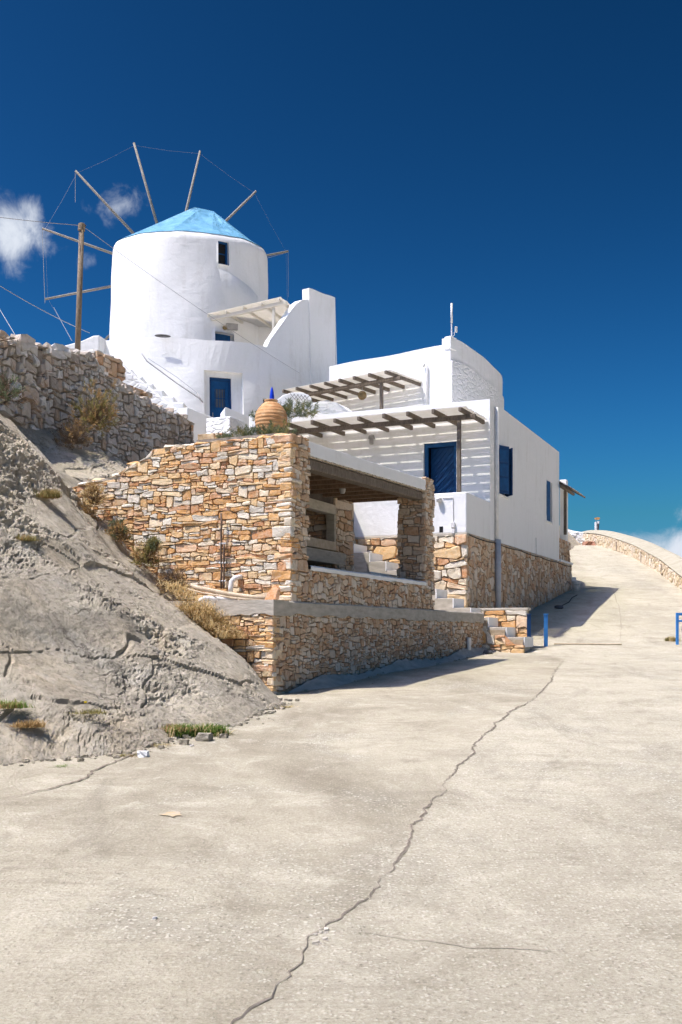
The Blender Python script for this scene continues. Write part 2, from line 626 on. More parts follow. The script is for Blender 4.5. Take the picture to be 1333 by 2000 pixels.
def concrete_road():
    m, nt, bs = new_mat('road_concrete')
    p = pos_node(nt)
    lane = nd(nt, 'ShaderNodeAttribute', attribute_name='tone').outputs['Fac']     # metres right of the pour joint
    right = mrange(nt, mth(nt, 'ADD', lane, mth(nt, 'MULTIPLY', noise(nt, p, 3.0, 6, 0.7), 0.10)), 0.0, 0.10)
    big = noise(nt, scaled(nt, p, (1, 0.5, 1), (0, 0, 0.3)), 0.40, 8, 0.68, 0.4)
    r = ramp(nt, [(0.34, (0.250, 0.218, 0.158)), (0.45, (0.355, 0.318, 0.236)), (0.54, (0.425, 0.384, 0.288)), (0.64, (0.500, 0.458, 0.350))])
    lk(nt, big, r.inputs[0])
    c = mixc(nt, mth(nt, 'MULTIPLY', right, 0.5), r.outputs[0], (0.498, 0.460, 0.357))
    # broken broom marks
    st = noise(nt, scaled(nt, p, (1.1, 6.0, 1), (0, 0, -0.16)), 1.6, 9, 0.74, 1.0)
    stm = mth(nt, 'MULTIPLY', mrange(nt, st, 0.50, 0.68), mrange(nt, noise(nt, p, 0.7, 4, 0.6), 0.42, 0.62))
    c = mixc(nt, mth(nt, 'MULTIPLY', stm, 0.65), c, (0.251, 0.223, 0.161))
    br = noise(nt, scaled(nt, p, (1.0, 26.0, 1), (0, 0, -0.14)), 1.6, 6, 0.7, 0.6)
    brm = mth(nt, 'MULTIPLY', mrange(nt, br, 0.50, 0.66), mrange(nt, noise(nt, p, 0.9, 6, 0.65), 0.45, 0.58))
    c = mixc(nt, mth(nt, 'MULTIPLY', brm, 0.5), c, (0.255, 0.225, 0.165))
    # grey worn areas where the skin has gone and stone chips show
    wear = noise(nt, scaled(nt, p, (1.0, 0.7, 1)), 0.55, 9, 0.74, 0.5)
    wf = mth(nt, 'MAXIMUM', mrange(nt, wear, 0.51, 0.59), mth(nt, 'MULTIPLY', right, 0.45))
    c = mixc(nt, mth(nt, 'MULTIPLY', mrange(nt, wear, 0.51, 0.61), 0.6), c, (0.316, 0.293, 0.231))
    md = noise(nt, p, 1.9, 9, 0.76, 0.5)
    c = mixc(nt, mrange(nt, md, 0.53, 0.68, 0, 0.7), c, (0.577, 0.535, 0.422))
    c = mixc(nt, mrange(nt, md, 0.47, 0.35, 0, 0.65), c, (0.242, 0.214, 0.152))
    # old stains and tyre dirt
    stn = noise(nt, scaled(nt, p, (1.3, 0.5, 1), (0, 0, -0.35)), 0.9, 7, 0.66, 1.2)
    c = mixc(nt, mrange(nt, stn, 0.56, 0.68, 0, 0.5), c, (0.205, 0.181, 0.135))
    # aggregate
    wob = nd(nt, 'ShaderNodeVectorMath', operation='MULTIPLY_ADD')
    wn_ = nd(nt, 'ShaderNodeTexNoise', i_Scale=30.0)
    lk(nt, p, wn_.inputs['Vector'])
    lk(nt, wn_.outputs['Color'], wob.inputs[0])
    wob.inputs[1].default_value = (0.03, 0.03, 0.03)
    lk(nt, p, wob.inputs[2])
    v = nd(nt, 'ShaderNodeTexVoronoi', i_Scale=50.0)
    lk(nt, wob.outputs[0], v.inputs['Vector'])
    sel = nd(nt, 'ShaderNodeSeparateColor')
    lk(nt, v.outputs['Color'], sel.inputs[0])
    expo = mth(nt, 'ADD', mth(nt, 'MULTIPLY', wf, 0.7), 0.22)
    chip = mth(nt, 'MULTIPLY', mrange(nt, v.outputs['Distance'], 0.55, 0.28), mrange(nt, sel.outputs[0], 0.55, 0.75))
    c = mixc(nt, mth(nt, 'MULTIPLY', mth(nt, 'MULTIPLY', chip, expo), 0.85), c, (0.707, 0.670, 0.548))
    pit = mth(nt, 'MULTIPLY', mrange(nt, v.outputs['Distance'], 0.5, 0.2), mrange(nt, sel.outputs[1], 0.62, 0.85))
    c = mixc(nt, mth(nt, 'MULTIPLY', mth(nt, 'MULTIPLY', pit, expo), 0.8), c, (0.140, 0.121, 0.087))
    fine = noise(nt, p, 55.0, 8, 0.85)
    c = mixc(nt, mrange(nt, fine, 0.38, 0.52, 0.6, 0.0), c, (0.205, 0.177, 0.126))
    c = mixc(nt, mrange(nt, fine, 0.54, 0.66, 0.0, 0.45), c, (0.651, 0.609, 0.487))
    lk(nt, c, bs.inputs['Base Color'])
    bs.inputs['Roughness'].default_value = 0.93
    ch = bump(nt, bs, md, 0.02)
    ch = bump(nt, bs, mth(nt, 'SUBTRACT', chip, pit), 0.003, 1.0, ch)
    bump(nt, bs, fine, 0.008, 1.0, ch)
    return m


def wood_mat(name, c0, c1):
    m, nt, bs = new_mat(name)
    p = pos_node(nt)
    g = noise(nt, scaled(nt, p, (9, 9, 3)), 2.5, 6, 0.7, 1.0)
    r = ramp(nt, [(0.32, c0), (0.66, c1)])
    lk(nt, g, r.inputs[0])
    lk(nt, r.outputs[0], bs.inputs['Base Color'])
    bs.inputs['Roughness'].default_value = 0.85
    bump(nt, bs, g, 0.01)
    return m


M = {}
M['white'] = plaster_mat('white_plaster')
M['white_rough'] = plaster_mat('whitewashed_stone', stone=0.014)
M['road'] = concrete_road()
M['rock'] = rock_mat()
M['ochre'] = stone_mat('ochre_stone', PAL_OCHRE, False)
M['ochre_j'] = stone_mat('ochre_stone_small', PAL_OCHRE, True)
M['brown'] = stone_mat('shaded_brown_stone', PAL_BROWN_SHADED, False)
M['brown_j'] = stone_mat('shaded_brown_stone_small', PAL_BROWN_SHADED, True)
M['grey'] = stone_mat('grey_stone', PAL_GREY, False)
M['grey_j'] = stone_mat('grey_stone_small', PAL_GREY, True)
M['pale'] = stone_mat('pale_stone', PAL_PALE, False)
M['pale_j'] = stone_mat('pale_stone_small', PAL_PALE, True)
M['mortar'] = simple('mortar', (0.33, 0.255, 0.17), (0.46, 0.365, 0.25), 14, 0.95, 0.01)
M['mortar_grey'] = simple('dark_mortar', (0.26, 0.21, 0.165), (0.40, 0.34, 0.275), 14, 0.95, 0.01)
M['conc'] = simple('grey_concrete', (0.37, 0.335, 0.275), (0.50, 0.455, 0.38), 5, 0.9, 0.006, (1, 1, 3))
M['wood'] = wood_mat('weathered_wood', (0.085, 0.066, 0.05), (0.21, 0.17, 0.13))
M['pole_wood'] = wood_mat('pole_wood', (0.13, 0.095, 0.065), (0.30, 0.235, 0.165))
M['spar'] = wood_mat('grey_spar', (0.19, 0.168, 0.14), (0.36, 0.33, 0.285))
M['joist'] = wood_mat('brown_joist', (0.10, 0.06, 0.035), (0.20, 0.125, 0.075))
def slat_mat(name, c0, c1):
    m = simple(name, c0, c1, 6, 0.8, 0.002)
    nt = m.node_tree
    bs = nt.nodes['Principled BSDF']
    tr = nd(nt, 'ShaderNodeBsdfTranslucent')
    tr.inputs['Color'].default_value = (0.80, 0.77, 0.70, 1)
    mx = nd(nt, 'ShaderNodeMixShader')
    mx.inputs[0].default_value = 0.5
    lk(nt, bs.outputs[0], mx.inputs[1])
    lk(nt, tr.outputs[0], mx.inputs[2])
    lk(nt, mx.outputs[0], nt.nodes['Material Output'].inputs['Surface'])
    return m


M['slat'] = slat_mat('pale_thin_slat', (0.66, 0.64, 0.60), (0.78, 0.77, 0.74))
M['slat_white'] = slat_mat('white_thin_slat', (0.68, 0.65, 0.58), (0.78, 0.75, 0.69))
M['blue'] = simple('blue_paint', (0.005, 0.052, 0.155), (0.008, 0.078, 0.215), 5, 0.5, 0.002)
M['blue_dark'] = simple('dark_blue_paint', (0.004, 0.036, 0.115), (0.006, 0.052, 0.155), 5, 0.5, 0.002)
M['blue_rail'] = simple('bright_blue_paint', (0.03, 0.17, 0.46), (0.05, 0.24, 0.58), 8, 0.5, 0.003)
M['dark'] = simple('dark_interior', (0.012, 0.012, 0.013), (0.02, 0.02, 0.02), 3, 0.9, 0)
M['metal'] = simple('grey_metal', (0.28, 0.27, 0.26), (0.36, 0.35, 0.33), 10, 0.5, 0.001)
M['wire'] = simple('steel_wire', (0.30, 0.30, 0.31), (0.36, 0.36, 0.37), 10, 0.5, 0)
M['pvc'] = simple('white_pvc', (0.62, 0.61, 0.59), (0.72, 0.71, 0.69), 8, 0.45, 0.001)
M['pipe_grey'] = simple('grey_pipe', (0.42, 0.43, 0.44), (0.50, 0.51, 0.52), 8, 0.5, 0.001)
M['pipe_tan'] = simple('tan_pipe', (0.42, 0.33, 0.22), (0.56, 0.46, 0.34), 9, 0.7, 0.003)
M['rust'] = simple('rusty_conduit', (0.07, 0.05, 0.04), (0.17, 0.11, 0.075), 18, 0.8, 0.003)
def leaf_mat(name, c0, c1, share=0.35):
    m = simple(name, c0, c1, 8, 0.8, 0)
    nt = m.node_tree
    bs = nt.nodes['Principled BSDF']
    tr = nd(nt, 'ShaderNodeBsdfTranslucent')
    lk(nt, bs.inputs['Base Color'].links[0].from_socket, tr.inputs['Color'])
    mx = nd(nt, 'ShaderNodeMixShader')
    mx.inputs[0].default_value = share
    lk(nt, bs.outputs[0], mx.inputs[1])
    lk(nt, tr.outputs[0], mx.inputs[2])
    lk(nt, mx.outputs[0], nt.nodes['Material Output'].inputs['Surface'])
    return m


M['leafdry'] = leaf_mat('dry_brush', (0.30, 0.19, 0.08), (0.48, 0.33, 0.15))
M['leafstraw'] = leaf_mat('straw_grass', (0.58, 0.43, 0.20), (0.78, 0.63, 0.36))
M['leafgreen'] = leaf_mat('green_weed', (0.09, 0.17, 0.03), (0.22, 0.34, 0.07))
M['leafolive'] = leaf_mat('olive_leaf', (0.20, 0.18, 0.06), (0.36, 0.31, 0.12))
M['leafgrey'] = leaf_mat('grey_green_leaf', (0.09, 0.115, 0.06), (0.20, 0.235, 0.13))
M['twig'] = simple('dry_twig', (0.12, 0.08, 0.05), (0.24, 0.17, 0.11), 9, 0.9, 0)
M['yellow'] = simple('yellow_flower', (0.7, 0.5, 0.02), (0.8, 0.6, 0.04), 9, 0.8, 0)
M['bronze'] = simple('bronze', (0.16, 0.11, 0.05), (0.26, 0.18, 0.08), 9, 0.5, 0)
M['crack'] = simple('crack_dirt', (0.12, 0.097, 0.072), (0.24, 0.20, 0.155), 12, 0.95, 0.004)
M['hairline'] = simple('hairline_crack', (0.24, 0.21, 0.165), (0.34, 0.30, 0.24), 12, 0.95, 0)
M['red'] = simple('red_plastic', (0.36, 0.02, 0.03), (0.42, 0.03, 0.05), 5, 0.5, 0)
M['blue_cloth'] = simple('blue_tarp', (0.02, 0.16, 0.32), (0.03, 0.22, 0.42), 5, 0.6, 0.003)
M['dark_lining'] = simple('dark_plaster', (0.05, 0.042, 0.036), (0.11, 0.09, 0.075), 3, 0.95, 0.006)  # near-black tone for back wall, hood and counter front
M['orange'] = simple('orange_vane', (0.62, 0.30, 0.08), (0.70, 0.38, 0.14), 8, 0.6, 0)
# ================================================================== the setting
RY = np.array([-12, 0, 6, 13, 17, 20, 21.7, 22.6, 24, 25.7, 28.5, 33.4, 40, 46, 52, 56, 62, 80, 120])
RZ = np.array([-2.4, -1.6, -1.2, -0.75, -0.56, -0.43, -0.36, -0.24, -0.06, 0.22, 0.70, 1.44, 2.52, 3.52, 4.45, 4.85, 5.1, 5.2, 4.0])


def road_z(y):
    y = np.asarray(y, float)
    return sum(np.interp(y + d, RY, RZ) for d in (-0.8, -0.4, 0, 0.4, 0.8)) / 5.0


def toN(x, y):
    dx, dy = np.asarray(x) - ON.x, np.asarray(y) - ON.y
    return dx * U2.x + dy * U2.y, dx * V2.x + dy * V2.y


def b_foot(a):
    return np.interp(a, [-12, -7.5, -6, -5, -4.2, -3.2, -2.4, -1.2, -0.5, 0.1], [2.2, 1.2, 0.5, -0.1, -0.72, -0.66, -0.74, -0.55, -0.38, 0.02])


G_D = [-3, 0, 0.35, 1.22, 1.78, 2.36, 3.17, 3.78, 4.32, 5.7, 7.0, 12, 30]
G_Z = [-2.0, 0, 0.27, 0.82, 1.28, 1.74, 2.58, 3.25, 3.75, 4.35, 5.0, 6.6, 9.0]


def rock_base(a, b):
    """height of the bare bedrock slope, wall coordinates"""
    y = ON.y + U2.y * a + V2.y * b
    zr = np.where(a > 0, -0.74, np.minimum(road_z(y), -0.74))
    d = b - b_foot(a)
    z = zr + np.interp(d, G_D, G_Z)
    # gully behind the leading slab
    z = z - 0.55 * sstep(a, 0.15, 0.8) * sstep(b, 2.9, 3.6) * (1 - sstep(b, 4.6, 6.0))
    z = z + 0.35 * sstep(a, 1.6, 4.0) * sstep(b, 2.9, 3.6) * (1 - sstep(b, 4.6, 6.0))
    return z


def build_rock():
    na, nb = 540, 470
    A = np.linspace(-10.0, 3.4, na)
    B = np.linspace(-1.6, 6.1, nb)
    a, b = np.meshgrid(A, B, indexing='ij')
    z = rock_base(a, b)
    x = ON.x + U2.x * a + V2.x * b
    y = ON.y + U2.y * a + V2.y * b
    p = np.stack([x, y, z], -1)
    # tilted bedding coordinates
    q = np.stack([a * 0.8 + b * 0.55, b * 0.8 - a * 0.5 + z * 0.3, z * 1.3 + a * 0.35], -1)
    foot = sstep(b - b_foot(a), 0.0, 0.5)
    d = 0.18 * fbm(q * 0.45, 3, 3) * foot
    warp = np.stack([fbm(q * 1.1, 3, 41), fbm(q * 1.1, 3, 42), fbm(q * 1.1, 3, 43)], -1)
    # broad slabs parted by a few long joints
    f1, f2, cid = cellular(q * np.array([0.34, 0.85, 0.9]) + 0.30 * warp, 5)
    d += 0.055 * (cid - 0.5) * sstep(f2 - f1, 0.0, 0.05) * (0.25 + 0.75 * foot)
    d -= 0.035 * (1 - sstep(f2 - f1, 0.0, 0.030)) * (fbm(q * 0.8, 2, 77) > -0.15)
    # patches of rough plucked rock: sharp little scarps facing downhill
    rough = np.clip(fbm(q * 0.75, 4, 31) * 2.2 + 0.05, 0, 1)
    bed = q[..., 1] * 3.4 + q[..., 2] * 2.3 + 2.2 * fbm(q * np.array([1.2, 1.6, 1.6]), 4, 21)
    saw = bed - np.floor(bed)
    d += 0.030 * (saw - 0.5) * rough
    bed2 = q[..., 0] * 2.1 - q[..., 1] * 4.2 + 2.5 * fbm(q * 1.9 + 7, 4, 22)
    d += 0.022 * (bed2 - np.floor(bed2) - 0.5) * rough
    rid = 1 - np.abs(fbm(q * np.array([2.0, 5.5, 6.0]), 4, 9))
    d -= 0.03 * sstep(rid, 0.90, 1.0) * rough
    f1, f2, cid = cellular(q * np.array([4.5, 9.5, 10.0]) + 0.9 * warp, 25)
    d += 0.022 * (cid - 0.5) * sstep(f2 - f1, 0, 0.10) * (0.15 + 0.85 * rough)
    f1, f2, cid = cellular(q * np.array([11.0, 21.0, 22.0]) + 1.4 * warp, 26)
    d += 0.010 * (cid - 0.5) * (0.2 + 0.8 * rough)
    pit = fbm(q * np.array([4.5, 8.5, 9.0]) + 0.6 * warp, 3, 55)
    d -= 0.030 * sstep(pit, 0.16, 0.20) * rough
    lum = fbm(q * np.array([1.6, 3.6, 3.8]), 4, 57)
    d += 0.030 * sstep(lum, 0.07, 0.10) * rough
    d += 0.010 * fbm(q * 8.0, 4, 13) + 0.004 * fbm(q * 19.0, 2, 15)
    nrm = np.array([-V2.x * 0.62, -V2.y * 0.62 - 0.1, 0.78])
    p = p + nrm * d[..., None] * (0.35 + 0.65 * foot)[..., None]
    # inside the shelter and behind the sunlit wall the slab is cut away
    cut = sstep(a, 0.62, 0.80) * (1 - sstep(b, 3.0, 3.25))
    p[..., 2] = p[..., 2] * (1 - cut) + np.minimum(p[..., 2], -1.2) * cut
    cut2 = (a > 0.02) & (b < 0.0)
    p[..., 2] = np.where(cut2, np.minimum(p[..., 2], -1.3), p[..., 2])
    v = p.reshape(-1, 3)
    idx = np.arange(na * nb).reshape(na, nb)
    f = np.stack([idx[:-1, :-1], idx[1:, :-1], idx[1:, 1:], idx[:-1, 1:]], -1).reshape(-1, 4)
    o = mk('rock_slope', v, f.tolist(), M['rock'], smooth=False)
    tag(o, 'bare grey bedrock slope falling to the concrete road', None, kind='structure')
    return o


rock = build_rock()


def rock_z(a, b):
    return float(rock_base(np.array(a), np.array(b)))


# ---- road
PARA = np.array([[9.3, 22], [10.1, 28], [10.8, 33], [11.7, 38.3], [12.5, 44.5], [12.85, 50], [12.78, 53.4]])


def para_x(y):
    return np.interp(y, PARA[:, 1], PARA[:, 0])


CRACK_A = [(452, 1998), (520, 1950), (572, 1900), (600, 1850), (612, 1822), (636, 1806), (672, 1778), (716, 1750)]
CRACK_B = [(716, 1750), (760, 1690), (800, 1640), (828, 1600), (842, 1570), (876, 1545), (890, 1500), (918, 1470), (925, 1450), (985, 1402), (1010, 1385), (1062, 1350), (1082, 1318), (1098, 1290)]


def ray_road(px, py):
    ys = np.linspace(2.5, 56, 4000)
    s = road_z(ys) - (HY - py) / F * ys
    y = ys[np.argmax(s[:-1] * s[1:] <= 0)]
    return [(px - CX) / F * y, y]


CKP = np.array([[-0.6, 1.5]] + [ray_road(*q) for q in CRACK_A + CRACK_B[1:]] + [[4.6, 23.0], [6.4, 27.0], [8.6, 35.0], [10.2, 46.0]])


def build_road():
    ys = np.concatenate([np.linspace(-10, 14, 90), np.linspace(14.2, 62, 160), np.linspace(63, 80, 12)])
    v, f = [], []
    nx = 80
    for y in ys:
        xl = -6.5 if y < 12 else float(np.interp(y, [12, 13, 20, 30, 40, 62], [-4, -1.5, 1.0, 4.5, 6.0, -2.0]))
        xr = float(np.interp(y, [-10, 20, 22], [12, 12, 9.6])) if y < 22 else float(para_x(y)) + 0.35
        for k in range(nx + 1):
            x = xl + (xr - xl) * k / nx
            v.append((x, y, 0))
    v = np.array(v)
    q = np.stack([v[:, 0], v[:, 1], np.zeros(len(v))], -1)
    v[:, 2] = road_z(v[:, 1]) + 0.025 * fbm(q * 0.5, 3, 51) + 0.006 * fbm(q * 3, 2, 52)
    n = nx + 1
    f = [(i * n + k, i * n + k + 1, (i + 1) * n + k + 1, (i + 1) * n + k) for i in range(len(ys) - 1) for k in range(nx)]
    lane = v[:, 0] - np.interp(v[:, 1], CKP[:, 1], CKP[:, 0])
    o = mk('road', v, f, M['road'], smooth=True, attr=lane)
    return tag(o, 'pale concrete road climbing past the house', None, kind='structure')


road = build_road()


def ground_z(x, y):
    q = np.array([[x, y, 0.0]])
    return float(road_z(y) + 0.025 * fbm(q * 0.5, 3, 51)[0] + 0.006 * fbm(q * 3, 2, 52)[0])


def on_road(px, py):
    """point of the road surface seen at a photo pixel"""
    k = (HY - py) / F
    lo, hi = 1.0, 60.0
    ys = np.linspace(2.5, 56, 4000)
    s = road_z(ys) - k * ys
    i = np.argmax(s[:-1] * s[1:] <= 0)
    Y = ys[i]
    x = (px - CX) / F * Y
    return Vector((x, Y, ground_z(x, Y)))


def crack(pts_px, w, name='crack', seed=0, jit=0.035, mat='crack', lift=0.008):
    r = random.Random(seed)
    pts = [on_road(*p) for p in pts_px]
    path = []
    for i in range(len(pts) - 1):
        a, b = pts[i], pts[i + 1]
        n = max(2, int((b - a).length / 0.035))
        for k in range(n):
            path.append(a.lerp(b, k / n))
    path.append(pts[-1])
    v, f = [], []
    off, slow, wid = 0.0, 0.0, 1.0
    for i, p in enumerate(path):
        d = (path[min(i + 3, len(path) - 1)] - path[max(i - 3, 0)]).normalized()
        s = Vector((d.y, -d.x, 0))
        slow = slow * 0.93 + r.uniform(-jit, jit) * 0.5
        off = off * 0.5 + r.uniform(-jit, jit) * 0.30
        wid = min(max(wid + r.uniform(-.3, .3), 0.25), 1.8)
        c = p + s * (off + slow)
        ww = w * wid * (0.15 if i in (0, len(path) - 1) else 1)
        for sg in (-1, 1):
            q = c + s * sg * ww / 2
            q.z = ground_z(q.x, q.y) + lift
            v.append(q)
        if i:
            k = 2 * i
            f.append((k - 2, k - 1, k + 1, k))
    return mk(name, v, f, M[mat], road)


crack(CRACK_A, 0.014, 'crack_edge', 1, 0.03, 'hairline', .004)
crack(CRACK_A, 0.0055, seed=1, jit=0.03)
crack(CRACK_B, 0.014, 'crack_edge', 2, 0.03, 'hairline', .004)
crack(CRACK_B, 0.005, seed=2, jit=0.03)
crack([(0, 1563), (40, 1557), (95, 1545), (150, 1525), (190, 1500), (240, 1482), (285, 1470)], 0.012, seed=3, jit=0.03)
crack([(410, 1418), (480, 1405), (530, 1392), (570, 1376)], 0.009, seed=4)
crack([(0, 1697), (110, 1702), (220, 1725), (300, 1748), (420, 1755), (520, 1778), (640, 1786)], 0.004, seed=5, mat='hairline')
crack([(690, 1810), (800, 1822), (930, 1840), (1080, 1856)], 0.004, seed=6, mat='hairline')
crack([(300, 1722), (350, 1700), (415, 1660)], 0.0035, seed=7, mat='hairline')

crack([(1212, 1252), (1214, 1225), (1211, 1190), (1200, 1160), (1192, 1138)], 0.012, 'joint', 8, .01, 'hairline')
crack([(1218, 1259), (1270, 1258), (1332, 1259)], 0.014, 'joint', 9, .01, 'hairline')
crack([(700, 1374), (800, 1372), (920, 1378), (1040, 1384), (1333, 1392)], 0.006, 'joint', 10, .01, 'hairline')
# ---- the hill the village stands on and the land falling away from it
def hill_z(x, y):
    a, b = toN(x, y)
    base = rock_base(a, b) - 0.5
    zr = road_z(np.clip(y, -12, 120))
    # garden and mill terraces
    t = sstep(a, 5.0, 7.5)
    up = np.interp(b, [2.6, 3.8, 6, 9, 40], [0.0, 3.95, 4.2, 4.6, 5.2]) * 1.0
    up2 = up + 1.9 * sstep(a, 11.0, 16.0) * sstep(b, 3, 6)
    z = np.where(a > 1, base * (1 - t) + up2 * t, base)
    left_high = np.interp(b, [5.7, 6.3, 12], [0, 4.3, 5.5])
    z = np.where((b > 6.0) & (a > -3), np.maximum(np.minimum(z, 6.6), left_high), z)
    z = np.minimum(z, 6.7)
    # road corridor
    right = np.interp(y, [-20, 10, 22, 33, 60], [14, 14, 9.8, 11.2, 13.0])
    inroad = b < np.interp(a, [-20, -4, 0, 12, 60], [0.6, -0.5, 2.4, 2.4, 2.4])
    z = np.where(inroad, np.minimum(zr - 0.5, 5), z)
    z = z - 0.45 * np.maximum(x - right - 0.5, 0) * sstep(x - right, 0.3, 2.0)
    z = z - 0.12 * np.maximum(y - 66, 0) - 0.25 * np.maximum(-14 - y, 0) * 0.2 - 0.18 * np.maximum(-x - 26, 0)
    return np.maximum(z, -70)


def build_hill():
    def axis(lo, hi, step, far):
        c = list(np.arange(lo, hi + 1e-6, step))
        s, a = step, [c[0]]
        while a[-1] > -far:
            s *= 1.35
            a.append(a[-1] - s)
        s, b = step, [c[-1]]
        while b[-1] < far:
            s *= 1.35
            b.append(b[-1] + s)
        return np.array(a[::-1][:-1] + c + b[1:])
    X = axis(-34, 24, 0.4, 3000)
    Y = axis(-14, 74, 0.4, 3000)
    x, y = np.meshgrid(X, Y, indexing='ij')
    z = hill_z(x, y)
    q = np.stack([x, y, z], -1)
    z = z + 0.12 * fbm(q * 0.6, 3, 61) - 0.1
    n, m = len(X), len(Y)
    idx = np.arange(n * m).reshape(n, m)
    f = np.stack([idx[:-1, :-1], idx[1:, :-1], idx[1:, 1:], idx[:-1, 1:]], -1).reshape(-1, 4)
    o = mk('hillside', np.stack([x, y, z], -1).reshape(-1, 3), f.tolist(), M['rock'], smooth=True)
    return tag(o, 'stony hillside under the mill and houses', None, kind='structure')


build_hill()

# ================================================================== rubble masonry
def rubble(W, H, hm, wm, rg, irr=0.35, tall=0.14, split=0.25, gap=0.010):
    """irregular coursed stones in a W x H rectangle: list of 2D outlines"""
    bounds = [0.0]
    while bounds[-1] < H:
        bounds.append(bounds[-1] + hm * rg.uniform(0.6, 1.5))
    nb = len(bounds)
    ph = [[rg.uniform(0, 6.28) for _ in range(3)] for _ in range(nb + 2)]

    def bnd(k, x):
        if k <= 0:
            return -0.02
        k = min(k, nb - 1)
        p = ph[k]
        return bounds[k] + hm * irr * (0.5 * math.sin(x * 2.3 / wm * 0.5 + p[0]) + 0.35 * math.sin(x * 5.1 / wm * 0.5 + p[1]) + 0.2 * math.sin(x * 11.0 / wm * 0.5 + p[2]))
    out = []
    blocked = {k: [] for k in range(nb + 2)}
    for k in range(nb - 1):
        h = bounds[k + 1] - bounds[k]
        x = -rg.uniform(0, wm)
        iv = sorted(blocked[k])
        jl = 0.0
        while x < W:
            w = wm * math.exp(rg.gauss(0, 0.42)) * (0.75 + 0.35 * h / hm)
            hitb = None
            for (c0, c1) in iv:
                if c1 > x + 1e-6 and c0 < x + w:
                    hitb = (c0, c1)
                    break
            x1 = x + w
            if hitb:
                if hitb[0] - x < 0.25 * wm:
                    if hitb[0] - x > 0.03:
                        x1 = hitb[0]
                    else:
                        x = hitb[1]
                        jl = 0.0
                        continue
                else:
                    x1 = hitb[0]
            j1 = 0.0 if (hitb and x1 == hitb[0]) else rg.uniform(-0.3, 0.3) * h
            kt = k + 1
            if not hitb and rg.random() < tall and k + 2 < nb and (x1 - x) > 0.5 * wm:
                kt = k + 2
                blocked[k + 1].append((x, x1))
                j1 = 0.0
                jl0 = 0.0
            cells = [(0.0, 1.0)]
            if kt == k + 1 and rg.random() < split and h > 0.8 * hm:
                s_ = rg.uniform(0.35, 0.65)
                cells = [(0.0, s_), (s_, 1.0)]
            for (t0, t1) in cells:
                def pt(fx, ft):
                    xx = x + (x1 - x) * fx
                    tt = t0 + (t1 - t0) * ft
                    ya, yb = bnd(k, xx), bnd(kt, xx)
                    jj = jl * (1 - fx) + j1 * fx
                    return (xx + jj * (tt - 0.5), ya + (yb - ya) * tt)
                c = rg.uniform(0.03, 0.13)
                e = rg.uniform(0.05, 0.26)
                ring = [pt(c, 0), pt(rg.uniform(.4, .6), rg.uniform(-.03, .06)), pt(1 - c * rg.uniform(.5, 1.6), 0), pt(1, e * rg.uniform(.5, 1.5)), pt(1, 1 - e * rg.uniform(.5, 1.5)),
                        pt(1 - c * rg.uniform(.5, 2.2), 1), pt(rg.uniform(.4, .6), rg.uniform(.94, 1.04)), pt(c * rg.uniform(.5, 2.2), 1), pt(0, 1 - e * rg.uniform(.5, 1.5)), pt(0, e * rg.uniform(.5, 1.5))]
                cx = sum(p[0] for p in ring) / len(ring)
                cy = sum(p[1] for p in ring) / len(ring)
                rr = []
                for (qx, qy) in ring:
                    dx, dy = qx - cx, qy - cy
                    L = math.hypot(dx, dy) + 1e-9
                    g_ = min(gap * rg.uniform(0.5, 1.6), 0.3 * L)
                    rr.append((qx - dx / L * g_, qy - (dy / L * g_)))
                out.append(rr)
            jl = j1
            x = x1
    return out


